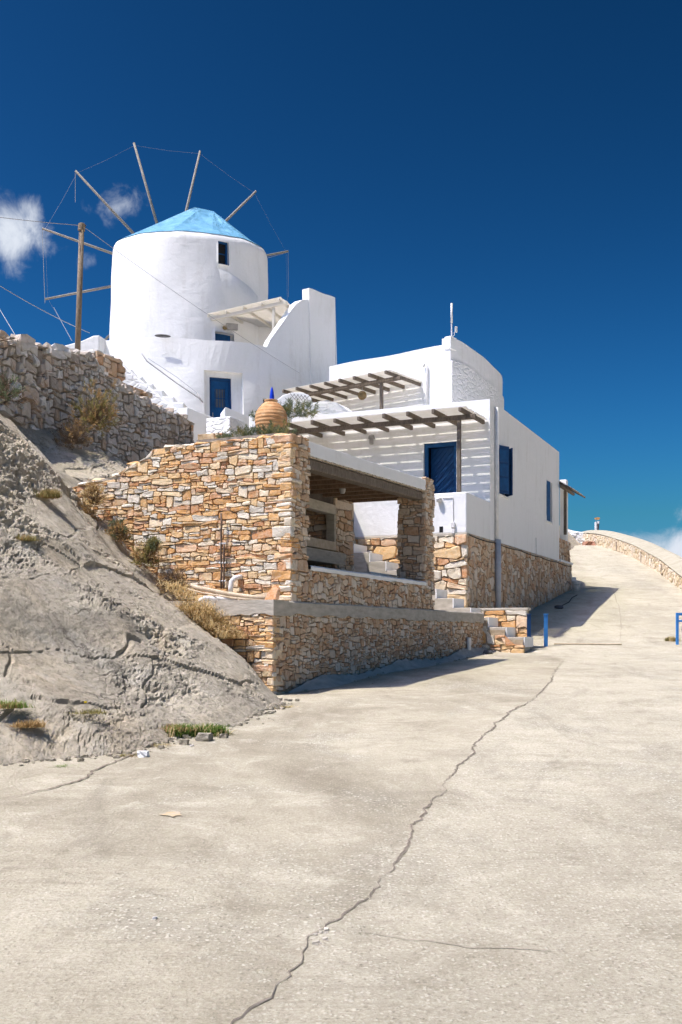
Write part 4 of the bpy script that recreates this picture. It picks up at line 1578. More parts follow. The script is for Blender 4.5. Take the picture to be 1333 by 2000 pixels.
    # ---- windows on the shaded side
    for wi, (s0, s1, t0, t1) in enumerate((W1, W2)):
        wf = MB()
        for (p0, p1, q0, q1) in ((s0 + .003, s0 + .06, t0 + .003, t1 - .003), (s1 - .06, s1 - .003, t0 + .003, t1 - .003), (s0 + .06, s1 - .06, t0 + .003, t0 + .06), (s0 + .06, s1 - .06, t1 - .06, t1 - .003)):
            wf.box(H3(p0, 0.10, q0), (U2 * (p1 - p0)).to_3d(), (V2 * 0.06).to_3d(), (0, 0, q1 - q0))
        w = wf.build('window', M['blue'], h, bevel=0.005)
        MB().box(H3(s0 + .05, 0.145, t0 + .05), (U2 * (s1 - s0 - .1)).to_3d(), (V2 * 0.02).to_3d(), (0, 0, t1 - t0 - .1)).build('pane', M['dark'], w)
        MB().box(H3(s0 - .03, -0.035, t0 - 0.045), (U2 * (s1 - s0 + .06)).to_3d(), (V2 * 0.12).to_3d(), (0, 0, 0.042)).build('sill', M['white'], w, bevel=0.01)

        def shutter(hs0, ang_, width, sign):
            q0 = v2(H3(hs0, 0.05, 0))
            dr = U2 * (sign * math.cos(ang_)) + NR * math.sin(ang_)
            nn = Vector((dr.y, -dr.x))
            sb = MB()
            a_ = Vector((q0.x, q0.y, t0 + .01))
            sb.box(a_, (dr * width).to_3d(), (nn * 0.035).to_3d(), (0, 0, t1 - t0 - .02))
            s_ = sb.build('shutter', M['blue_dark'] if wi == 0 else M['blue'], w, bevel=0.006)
            for kk in range(3):
                hh = (t1 - t0 - 0.3) / 3
                MB().box(a_ + (dr * 0.05).to_3d() + Vector((0, 0, 0.08 + kk * (hh + .05))) + (nn * (-0.01)).to_3d(), (dr * (width - .1)).to_3d(), (nn * 0.055).to_3d(), (0, 0, hh)).build('panel', M['blue'], s_, bevel=0.004)
        if wi == 0:
            shutter(s0 + 0.02, R_(28), 0.40, 1)
            shutter(s1 - 0.02, R_(40), 0.40, -1)
        else:
            shutter(s0 + 0.02, R_(8), 0.36, 1)
    # ---- drain pipe
    a = 2.33
    MB().tube([H3(a, -0.045, 5.45), H3(a, -0.05, 2.2)], 0.045, 10).build('drain_pipe', M['pvc'], h, smooth=True)
    MB().tube([H3(a + .0, -0.08, 2.28), H3(a + .0, -0.08, 0.25)], 0.072, 12).build('drain_pipe', M['pipe_grey'], h, smooth=True)
    # ---- wall lamp on the front, fittings on the terrace parapet
    l = MB()
    c = H3(HA - 0.12, 2.97, 4.86)
    l.lathe([(0.0, c.z - .17), (0.05, c.z - .16), (0.058, c.z - 0.03), (0.085, c.z - .02), (0.07, c.z + .05), (0.02, c.z + .08), (0, c.z + .08)], c, 14)
    l.box(H3(HA - 0.12, 2.95, 4.9), (U2 * 0.12).to_3d(), (V2 * 0.04).to_3d(), (0, 0, 0.04))
    l.build('wall_lamp', M['metal'], h)
    cq = H3(-0.05, 0.62, 3.0)
    l = MB()
    l.lathe([(0.0, cq.z - 0.07), (0.05, cq.z - .06), (0.06, cq.z + .0), (0.065, cq.z + .02), (0.02, cq.z + .04), (0, cq.z + .04)], cq, 14)
    l.build('bulkhead_lamp', M['pvc'], h, smooth=True)
    MB().tube([H3(-0.012, 0.55, 3.03), H3(-0.012, 0.31, 3.03), H3(-0.012, 0.305, 2.45)], 0.009, 6).build('conduit', M['pvc'], h)
    MB().box(H3(-0.05, 0.26, 2.36), (U2 * 0.048).to_3d(), (V2 * 0.09).to_3d(), (0, 0, 0.12)).build('junction_box', M['pvc'], h, bevel=0.008)
    MB().box(H3(-0.045, 0.265, 2.23), (U2 * 0.043).to_3d(), (V2 * 0.08).to_3d(), (0, 0, 0.10)).build('junction_box', M['pvc'], h, bevel=0.008)
    MB().box(H3(-0.006, 0.54, 2.27), (U2 * 0.03).to_3d(), (V2 * 0.085).to_3d(), (0, 0, 0.13)).build('vent', M['dark'], h)
    # cable along the ledge
    pts = []
    for i in range(40):
        a = 0.1 + 11.4 * i / 39
        pts.append(H3(a, -0.03, ZB - 0.045 - 0.03 * abs(math.sin(i * 0.4)) - 0.012 * (a > 6)))
    MB().tube(pts, 0.011, 5).build('cable', M['dark'], h)
    MB().tube([H3(6.6, -0.012, ZB + .45), H3(6.62, -0.014, ZB - .03)], 0.012, 5).build('conduit', M['pvc'], h)
    return h


house()


# ---------------------------------------------------------------- pergolas
def pergola(name, label, O, ex, ey, L, W, z, raf_n, beam_in, posts, zfoot, zdrop=0.0, slat_w=0.054, gap=0.016, mats=('wood', 'slat'), raf=(0.07, 0.10), over=0.12, beam=(0.09, 0.11), group=None, ztilt=0.0):
    """O: outer corner (2D), ex along the outer edge, ey back to the wall; slats run along ex"""
    O, ex, ey = Vector(O), Vector(ex).normalized(), Vector(ey).normalized()

    def Q(s_, t, zz):
        q = O + ex * s_ + ey * t
        return Vector((q.x, q.y, zz + zdrop * t / W + ztilt * s_ / L))
    t_ = thing(name, Q(L / 2, W / 2, zfoot), label, 'pergola', group)
    e3, f3 = ex.to_3d(), ey.to_3d()
    slope = Vector((0, 0, zdrop / W))
    rg = random.Random(len(name) + int(L * 10))
    MB().box(Q(-0.15, beam_in, z - raf[1] - beam[1]), (e3 + Vector((0, 0, ztilt / L))) * (L + 0.3), f3 * beam[0], (0, 0, beam[1] - .002)).build('beam', M[mats[0]], t_, bevel=0.012)
    for i in range(raf_n):
        s_ = 0.05 + (L - 0.1 - raf[0]) * i / (raf_n - 1) + rg.uniform(-.03, .03)
        o = Q(s_, -over, z - raf[1])
        MB().box(o, e3 * raf[0], (f3 + slope) * (W + over - .01), (0, 0, raf[1] + rg.uniform(-.015, .006))).build('rafter', M[mats[0]], t_, bevel=0.012)
    n = int((W - 0.004 + gap) / (slat_w + gap))
    st = (W - 0.004 + gap) / n
    for i in range(n):
        q = i * st
        j = rg.uniform(-0.0025, 0.0025)
        s0, s1 = 0.0, L
        o = Q(s0 + rg.uniform(-.02, .02), q + j, z + 0.007)
        o2 = Q(s1 + rg.uniform(-.02, .02), q + rg.uniform(-.003, .003), z + 0.007 + rg.uniform(-.003, .003))
        MB().box(o, o2 - o, (f3 + slope) * slat_w, (0, 0, 0.018)).build('slat', M[mats[1]], t_)
    for (s_, t) in posts:
        MB().box(Q(s_, t, zfoot), e3 * 0.085, f3 * 0.085, (0, 0, z - raf[1] - beam[1] - zfoot + .001)).build('post', M[mats[0]], t_, bevel=0.01)
    return t_


# lower pergola over the house terrace
pergola('pergola', 'long pergola of dark rafters and pale slats shading the blue house door', v2(H3(0.10, 5.05, 0)), -V2, U2, 4.98, HA - 0.12, 5.02, 9, 0.30, [(4.70, 0.30)], 2.35, zdrop=0.06)
# small pergola at the far end of the house
pergola('pergola', 'small pergola with brown post at the far end of the house', v2(H3(HL + 0.02, -0.36, 0)), U2, V2, 1.75, 1.7, 4.46, 4, 0.26, [(0.55, 0.26)], 2.95, zdrop=1.0, raf=(0.05, 0.06), beam=(0.07, 0.08))
o = white_box('pillar', xy(H3(11.26, 0.09, 0), H3(11.52, 0.09, 0), H3(11.52, 0.31, 0), H3(11.26, 0.31, 0)), 2.94, 4.95, bevel=0.02)
tag(o, 'slim white pillar behind the small end pergola', 'pillar')

# ---------------------------------------------------------------- upper block with curved side
V3 = Vector((-0.794, 0.608)).normalized()
U3 = Vector((V3.y, -V3.x))
OB = Vector((3.06, 29.2))


def B3(a, b, z):
    q = OB + U3 * a + V3 * b
    return Vector((q.x, q.y, z))


def upper_house():
    h = thing('upper_house', B3(2, 2, 5.3), 'white upper house with rounded side wall behind the roof terrace', 'house')
    curve = [(3.06, 29.2), (3.34, 29.55), (3.72, 30.2), (4.10, 30.95), (4.52, 31.9), (4.95, 32.95), (5.22, 33.8), (5.30, 34.6), (5.1, 35.4), (4.6, 36.2)]
    cv = [Vector(p) for p in curve]
    cum = [0]
    for i in range(1, len(cv)):
        cum.append(cum[-1] + (cv[i] - cv[i - 1]).length)

    def cpt(s_):
        i = min(max(int(np.searchsorted(cum, s_) - 1), 0), len(cv) - 2)
        u_ = (s_ - cum[i]) / (cum[i + 1] - cum[i])
        p0, p1, p2, p3 = cv[max(i - 1, 0)], cv[i], cv[i + 1], cv[min(i + 2, len(cv) - 1)]
        q = 0.5 * ((2 * p1) + (p2 - p0) * u_ + (2 * p0 - 5 * p1 + 4 * p2 - p3) * u_ * u_ + (3 * p1 - p0 - 3 * p2 + p3) * u_ ** 3)
        t = (p2 - p1).normalized()
        return q, Vector((t.y, -t.x))

    def side(off):
        def fn(s_, t, d):
            q, nn = cpt(s_)
            p = q + nn * (off - d)
            return Vector((p.x, p.y, t))
        return fn
    ss = steps_of(0, cum[-1], 40)
    mb = MB()
    panel_wall(mb, side(0.0), ss, steps_of(5.2, 8.32, 6), [], top=lambda s_: 8.33 + 0.01 * math.sin(s_ * 3), thick=0.28, zin=7.4)
    mb.build('curved_parapet', M['white'], h, smooth=False)
    mb = MB()
    panel_wall(mb, side(0.05), steps_of(0.02, cum[-1] - .2, 40), steps_of(5.2, 7.66, 6), [], top=lambda s_: 7.68 + 0.02 * math.sin(s_ * 2.1), thick=0.16, zin=7.0)
    mb.build('curved_wall', M['white_rough'], h)
    mb = MB()
    panel_wall(mb, lambda s_, t, d: B3(d, s_, t) if True else None, steps_of(0, 4.3, 14), steps_of(5.2, 8.12, 6), [], top=lambda s_: 8.14 + 0.015 * math.sin(s_ * 2.3) + 0.01 * s_, thick=0.28, zin=7.4)
    mb.f = [q[::-1] for q in mb.f]
    mb.build('front_wall', M['white'], h)
    MB().prism([v2(B3(0.1, 0.2, 0)), v2(B3(0.1, 4.2, 0)), v2(B3(6.0, 4.2, 0)), cv[-1] - Vector((.3, 0)), cv[-3] - Vector((.3, 0)), cv[4] - Vector((.3, 0)), cv[2] - Vector((.3, 0))], 5.2, 7.9).build('roof', M['white'], h)
    white_box('corner_pier', xy(B3(-0.03, -0.03, 0), B3(-0.03, 0.18, 0), B3(0.3, 0.18, 0), B3(0.3, -0.03, 0)), 8.0, 8.36, h, bevel=0.02)
    MB().tube([B3(-0.05, 0.86, 7.62), B3(-0.06, 0.80, 7.72), B3(-0.05, 0.74, 7.62), B3(-0.05, 0.74, 5.4)], 0.03, 8).build('drain_pipe', M['pvc'], h, smooth=True)
    # aerial on the corner
    a = thing('aerial', B3(0.1, 0.02, 8.36), 'thin white aerial mast on the roof corner', 'aerial')
    MB().tube([B3(0.1, 0.02, 8.34), B3(0.1, 0.02, 8.75)], 0.018, 8).build('mast', M['pvc'], a)
    MB().tube([B3(0.1, 0.02, 8.75), B3(0.1, 0.02, 9.30)], 0.03, 8).build('radome', M['pvc'], a, smooth=True)
    MB().box(B3(0.1, -0.09, 8.48), (0.07, 0.02, 0), (0, 0.06, 0), (0, 0, 0.16)).build('box', M['pvc'], a, bevel=0.01)
    MB().tube([B3(0.1, -0.06, 8.48), B3(0.1, -0.08, 8.40), B3(0.1, 0.0, 8.36)], 0.008, 5).build('cable', M['pvc'], a)


upper_house()
PO = v2(P(762, 723, 28.5))
pl = (v2(P(557, 764, 30.86)) - PO).length
pergola('pergola', 'pergola with grey slats over the roof terrace of the upper house', PO + V3 * pl, -V3, U3, pl, 1.75, 7.22, 8, 0.28, [(pl - 0.55, 0.28)], 5.3, zdrop=-0.02)
# globe lamp hanging under it
c = P(708, 772, 29.8)
lm = thing('hanging_lamp', c, 'round bronze lamp hanging under the roof terrace pergola', 'lamp')
MB().lathe([(0.001, c.z - .13)] + [(0.13 * math.sin(t), c.z - 0.13 * math.cos(t)) for t in steps_of(0.3, 2.8, 8)] + [(0.001, c.z + .13)], c, 16).build('globe', M['bronze'], lm, smooth=True)
MB().tube([Vector((c.x, c.y, c.z + .12)), Vector((c.x, c.y, c.z + .5))], 0.008, 5).build('chain', M['metal'], lm)

# roof terrace parapet left of the house, whitewashed blocks behind
def low_whites():
    # rounded whitewashed parapet with lattice
    pts = [(538, 800), (541, 781), (552, 772), (570, 766), (590, 766), (603, 771), (609, 778), (609, 800)]
    Y = 28.4
    q = [P(px, py, Y) for px, py in pts]
    mb = MB()
    n = len(q)
    for dy in (0.0, 0.3):
        mb.v += [p + Vector((0, dy, 0)) for p in q]
    mb.f = [tuple(range(n)), tuple(range(n, 2 * n))[::-1]] + [((i + 1) % n, i, n + i, n + (i + 1) % n) for i in range(n)]
    o = mb.build('garden_wall', M['white'], bevel=0.02)
    tag(o, 'low round-topped white wall behind the lavender bush', 'wall')
    lt = MB()
    for i in range(5):
        p0 = P(567 + 7 * i, 768 + 1.0 * i, Y - 0.05)
        p1 = P(576 + 7 * i, 780 + 0.8 * i, Y - 0.05)
        p2 = P(576 + 7 * i, 769 + 1.0 * i, Y - 0.06)
        p3 = P(567 + 7 * i, 780 + 0.8 * i, Y - 0.06)
        lt.tube([p0, p1], 0.010, 5)
        lt.tube([p2, p3], 0.010, 5)
    tag(lt.build('lattice', M['metal']), 'rusty expanding lattice hung on the round-topped white wall', 'lattice')
    # sloping whitewashed stone roof piece right of the bush
    mb = MB()
    q = [P(604, 806, 27.2), P(604, 789, 27.2), P(627, 782, 27.2), P(655, 784, 27.6), P(682, 803, 28.0), P(682, 812, 28.0)]
    n = len(q)
    for dv in (Vector((0, 0, 0)), Vector((0.35, 0.8, 0))):
        mb.v += [p + dv for p in q]
    mb.f = [tuple(range(n)), tuple(range(n, 2 * n))[::-1]] + [((i + 1) % n, i, n + i, n + (i + 1) % n) for i in range(n)]
    tag(mb.build('outbuilding', M['white_rough'], bevel=0.03), 'small whitewashed rubble outhouse roof left of the roof terrace', 'outbuilding')


low_whites()

# ---------------------------------------------------------------- entrance steps and the little wall beside them
def entrance_steps():
    s = thing('entrance_steps', N3(9.9, 0.5, -0.3), 'flight of beige concrete steps with white painted risers beside the house', 'steps')
    rg = random.Random(4)
    for i in range(11):
        b = -0.87 + 0.38 * i
        z0, z1 = -0.6 if i < 3 else -0.26 + 0.205 * (i - 2), -0.045 + 0.205 * i
        st = MB().box(N3(9.55, b + 0.022, z0), (U2 * 0.74).to_3d(), (V2 * (0.45 if i < 10 else 0.9)).to_3d(), (0, 0, z1 - z0)).build('step', M['conc'], s, bevel=0.012)
        MB().box(N3(9.542, b, z1 - 0.21), (U2 * 0.756).to_3d(), (V2 * 0.021).to_3d(), (0, 0, 0.205)).build('riser', M['white'], st)
    w = thing('small_wall', N3(10.4, 0, -0.3), 'short sunlit rubble wall with flat cap beside the entrance steps', 'stone wall')
    core = MB().box(N3(10.33, -0.715, -0.6), (U2 * 0.2).to_3d(), (V2 * 1.38).to_3d(), (0, 0, 1.12)).build('wall_core', M['mortar'], w)
    MB().box(N3(10.285, -0.76, 0.52), (U2 * 0.28).to_3d(), (V2 * 1.42).to_3d(), (0, 0, 0.055)).build('cap', M['conc'], w, bevel=0.012)
    bag = StoneBag()
    bag.panel(core, v2(N3(10.31, -0.735, 0)), V2, 1.38, -0.45, 0.515, NF, 0.11, 0.27, 51, 'ochre', 0.04)
    bag.panel(core, v2(N3(10.31, -0.735, 0)), U2, 0.22, -0.45, 0.515, NR, 0.11, 0.2, 52, 'brown', 0.03)
    bag.finish()
    # stone side under the steps
    w2 = thing('step_wall', N3(9.5, -.2, -.4), 'rubble stone side carrying the lowest entrance steps', 'stone wall')
    core = MB()
    pts = [(-0.84, -0.6), (-0.84, -0.10), (-0.46, -0.10), (-0.46, 0.10), (-0.08, 0.10), (-0.08, 0.3), (0.2, 0.3), (0.2, -0.6)]
    vv = [N3(9.50, b, z) for b, z in pts] + [N3(9.545, b, z) for b, z in pts]
    n = len(pts)
    core.add(vv, [tuple(range(n)), tuple(range(n, 2 * n))[::-1]] + [(i, n + i, n + (i + 1) % n, (i + 1) % n) for i in range(n)])
    core = core.build('wall_core', M['mortar'], w2)
    bag = StoneBag()
    bag.panel(core, v2(N3(9.50, -0.86, 0)), V2, 1.1, -0.5, lambda q: -0.22 + 0.205 * int(max(q, 0) / 0.38), NF, 0.10, 0.22, 53, 'ochre', 0.03)
    bag.finish()


entrance_steps()


# ================================================================== windmill
MC = Vector((-5.22, 36.0))
MR = 2.665
PC = Vector((-5.05, 36.0))
PR = 4.85


def cyl(C, R, ph, z):
    return Vector((C.x + R * math.sin(ph), C.y - R * math.cos(ph), z))


def windmill():
    m = thing('windmill', (MC.x, MC.y, 7.0), 'round white windmill tower with blue canvas cap and bare sail spars', 'windmill')
    pw0, zw0 = hit_cyl(427, 514, MC, MR)
    pw1, zw1 = hit_cyl(448, 472, MC, MR)
    z0, zs_ = 6.8, 12.75
    win = (pw0, pw1, zw0, zw1)
    door = (hit_cyl(420, 668, MC, MR)[0], hit_cyl(457, 668, MC, MR)[0], 7.7, hit_cyl(440, 650, MC, MR)[1])

    def rad(z, ph):
        r = MR + 0.03 * (11 - z) * 0.3
        r += 0.028 * math.sin(ph * 3 + z * 0.7) + 0.018 * math.sin(ph * 7 - z * 1.3) + 0.012 * math.sin(ph * 13 + z * 3.1)
        return r

    def fn(s_, t, d):
        return cyl(MC, rad(t, s_) - d, s_, t)
    def zr(ph):
        return 12.98 - 0.30 * math.cos(ph)
    SR, SI = 0.34, 0.30
    mb = MB()
    panel_wall(mb, fn, steps_of(-math.pi, math.pi, 96), steps_of(z0, 12.6, 22), [win, door], top=zr, revdep=0.30)
    # rounded shoulder
    sh = [(SR * math.sin(t), SI * (1 - math.cos(t))) for t in steps_of(0, math.pi / 2, 7)]
    n = 96
    b = len(mb.v)
    for (z, inn) in sh:
        for k in range(n):
            ph = -math.pi + 2 * math.pi * k / n
            mb.v.append(cyl(MC, rad(zr(ph), ph) - inn, ph, zr(ph) + z))
    for j in range(len(sh) - 1):
        for k in range(n):
            k2 = (k + 1) % n
            mb.f.append((b + j * n + k, b + j * n + k2, b + (j + 1) * n + k2, b + (j + 1) * n + k))
    mb.build('tower', M['white'], m, smooth=True, weld=True)
    # thicker plaster skirt on the right of the tower below the window
    sk0 = hit_cyl(446, 546, MC, MR)
    mb = MB()
    php = [hit_cyl(px, py, MC, MR) for (px, py) in ((425, 520), (446, 532), (463, 541), (480, 552), (494, 563), (503, 575), (505, 590))]
    v, f = [], []
    for i, (ph, z) in enumerate(php):
        e = 0.05 if 0 < i < len(php) - 1 else 0.0
        v += [cyl(MC, rad(z, ph) + 0.004, ph, z), cyl(MC, rad(z, ph) + e, ph, z - 0.05), cyl(MC, rad(z, ph) + e * 0.8, ph, z - 0.6), cyl(MC, rad(z, ph) + 0.003, ph, 9.95)]
        if i:
            o = 4 * i
            f += [(o - 4, o - 3, o + 1, o), (o - 3, o - 2, o + 2, o + 1), (o - 2, o - 1, o + 3, o + 2)]
    f = [q[::-1] for q in f]
    mk('plaster_skirt', v, f, M['white'], m, smooth=True)
    # cap: draped canvas, faceted round a short ridge
    ap = P(380, 404, 36.0)
    ap2 = P(417, 412, 36.4)
    n = 72
    v, f = [], []
    rg = random.Random(2)
    rows = 9
    fold = [rg.uniform(-1, 1) for _ in range(n)]
    for j in range(rows + 1):
        u_ = j / rows
        for k in range(n):
            ph = -math.pi + 2 * math.pi * k / n
            front = max(0.0, math.cos(ph))
            # lower edge lies on the shoulder, lower at the front
            tq = 0.62 - 0.10 * front + 0.035 * math.sin(ph * 9) + 0.02 * math.sin(ph * 23 + 1)
            tq *= math.pi / 2
            ez = zr(ph) + SR * math.sin(tq)
            er = rad(zr(ph), ph) - SI * (1 - math.cos(tq)) + 0.03
            e = cyl(MC, er, ph, ez)
            def ray(ph_):
                w_ = (math.sin(ph_) + 1) / 2
                tg = ap.lerp(ap2, min(max((w_ - 0.35) / 0.3, 0), 1))
                tq_ = (0.62 - 0.10 * max(0.0, math.cos(ph_))) * math.pi / 2
                e_ = cyl(MC, rad(zr(ph_), ph_) - SI * (1 - math.cos(tq_)) + 0.03, ph_, zr(ph_) + SR * math.sin(tq_))
                return e_.lerp(tg, u_)
            w = (math.sin(ph) + 1) / 2
            tgt = ap.lerp(ap2, min(max((w - 0.35) / 0.3, 0), 1))
            p = e.lerp(tgt, u_)
            # canvas stretched flat between a few rafters
            RA = [-3.3, -2.5, -1.7, -0.85, -0.1, 0.42, 0.95, 1.6, 2.3, 2.983]
            i_ = max(j_ for j_ in range(len(RA) - 1) if RA[j_] <= ph + 1e-9)
            g_ = (ph - RA[i_]) / (RA[i_ + 1] - RA[i_])
            flat = ray(RA[i_]).lerp(ray(RA[i_ + 1]), g_)
            s_ = sstep(u_, 0.0, 0.35)
            p = p.lerp(flat, 0.85 * float(s_))
            p.z -= 0.05 * math.sin(u_ * math.pi) * math.sin(g_ * math.pi) + 0.012 * fold[k] * math.sin(u_ * math.pi)
            v.append(p)
    for j in range(rows):
        for k in range(n):
            k2 = (k + 1) % n
            f.append((j * n + k, j * n + k2, (j + 1) * n + k2, (j + 1) * n + k))
    f.append(tuple(rows * n + k for k in range(n)))
    mk('canvas_cap', v, f, M['canvas'], m, smooth=False)
    # window
    wf = MB()
    dphi = 0.05 / MR

    def arcbox(mb_, p0, p1, t0, t1, r0, r1, nn=3):
        b_ = len(mb_.v)
        for i in range(nn + 1):
            ph = p0 + (p1 - p0) * i / nn
            mb_.v += [cyl(MC, r1, ph, t0), cyl(MC, r1, ph, t1), cyl(MC, r0, ph, t1), cyl(MC, r0, ph, t0)]
            if i:
                o = b_ + 4 * i
                for k in range(4):
                    k2 = (k + 1) % 4
                    mb_.f.append((o - 4 + k, o + k, o + k2, o - 4 + k2))
        mb_.f.append((b_, b_ + 1, b_ + 2, b_ + 3))
        e = b_ + 4 * nn
        mb_.f.append((e + 3, e + 2, e + 1, e))
    r0, r1 = MR - 0.22, MR - 0.12
    for (p0, p1, t0, t1) in ((win[0], win[0] + dphi, win[2], win[3]), (win[1] - dphi, win[1], win[2], win[3]), (win[0] + dphi, win[1] - dphi, win[2], win[2] + .06), (win[0] + dphi, win[1] - dphi, win[3] - .06, win[3])):
        arcbox(wf, p0, p1, t0, t1, r0, r1)
    w = wf.build('window', M['blue'], m)
    g = MB()
    arcbox(g, win[0] + dphi, win[1] - dphi, win[2] + .06, win[3] - .06, r0 + .01, r0 + .03)
    g.build('pane', M['dark'], w)
    g = MB()
    arcbox(g, win[0] + dphi, win[1] - dphi, (win[2] + win[3]) / 2 - .015, (win[2] + win[3]) / 2 + .015, r0 + .03, r0 + .05)
    g.build('glazing_bar', M['blue'], w)
    # terrace door
    d = MB()
    arcbox(d, door[0], door[1], door[2], door[3], MR - .25, MR - .2)
    dd = d.build('door', M['blue'], m)
    for i in range(4):
        pa = door[0] + (door[1] - door[0]) * (i + 0.06) / 4
        pb = door[0] + (door[1] - door[0]) * (i + 0.94) / 4
        d = MB()
        arcbox(d, pa, pb, door[2], door[3] - .08, MR - .2, MR - .185, 1)
        d.build('board', M['blue'], dd)
    # sail wheel: twelve spars round a hub behind the cap
    Y = 39.5
    hub = P(335.48, 535.3, Y)
    az, tilt, R, ph0 = 0.3755, 0.052, 4.8505, 0.3078
    e = Vector((-math.sin(az) * math.cos(tilt), math.cos(az) * math.cos(tilt), math.sin(tilt)))
    a_ = e.cross(Vector((0, 0, 1))).normalized()
    b_ = a_.cross(e)
    shaft = MB().tube([Vector((MC.x, MC.y, hub.z - .1)), hub + e * 0.5], 0.22, 12).build('shaft', M['spar'], m)
    tips = []
    for i in range(12):
        t = ph0 + i * math.pi / 6
        d = a_ * math.cos(t) + b_ * math.sin(t)
        tip = hub + d * R
        tips.append(tip)
        MB().tube([hub, hub + d * R * 0.5 + e * 0.02, tip], [0.058, 0.05, 0.04], 8).build('spar', M['spar'], m, smooth=True)
    for i in range(12):
        pa, pb = tips[i].lerp(hub, 0.02), tips[(i + 1) % 12].lerp(hub, 0.02)
        mid = (pa + pb) / 2 + Vector((0, 0, -0.04))
        MB().tube([pa, mid, pb], 0.003, 4).build('rigging_wire', M['wire'], m)
    # loose ropes hanging from some spar ends
    for i, (dx, L) in ((4, (0.0, 1.15)), (5, (0.1, 2.7)), (0, (0.0, 1.8))):
        MB().tube([tips[i], tips[i] + Vector((dx, 0, -L))], 0.010, 4).build('hanging_rope', M['wire'], m)
    MB().tube([tips[0] + Vector((0, 0, -.03)), tips[0].lerp(hub, 0.22) + Vector((0, 0, -.12))], 0.009, 4).build('hanging_rope', M['wire'], m)
    return m


def canvas_mat():
    m, nt, bs = new_mat('blue_canvas')
    p = pos_node(nt)
    n = noise(nt, scaled(nt, p, (1, 1, 0.5)), 2.2, 6, 0.6)
    r = ramp(nt, [(0.3, (0.080, 0.235, 0.37)), (0.5, (0.115, 0.305, 0.455)), (0.7, (0.17, 0.38, 0.53))])
    lk(nt, n, r.inputs[0])
    lk(nt, r.outputs[0], bs.inputs['Base Color'])
    bs.inputs['Roughness'].default_value = 0.6
    ch = bump(nt, bs, noise(nt, p, 1.4, 4, 0.55, 0.8), 0.16)
    bump(nt, bs, noise(nt, p, 9.0, 4, 0.6), 0.008, 1.0, ch)
    return m


M['canvas'] = canvas_mat()
M['dish_grey'] = simple('dish_grey', (0.10, 0.095, 0.09), (0.16, 0.15, 0.14), 9, 0.6, 0)
windmill()


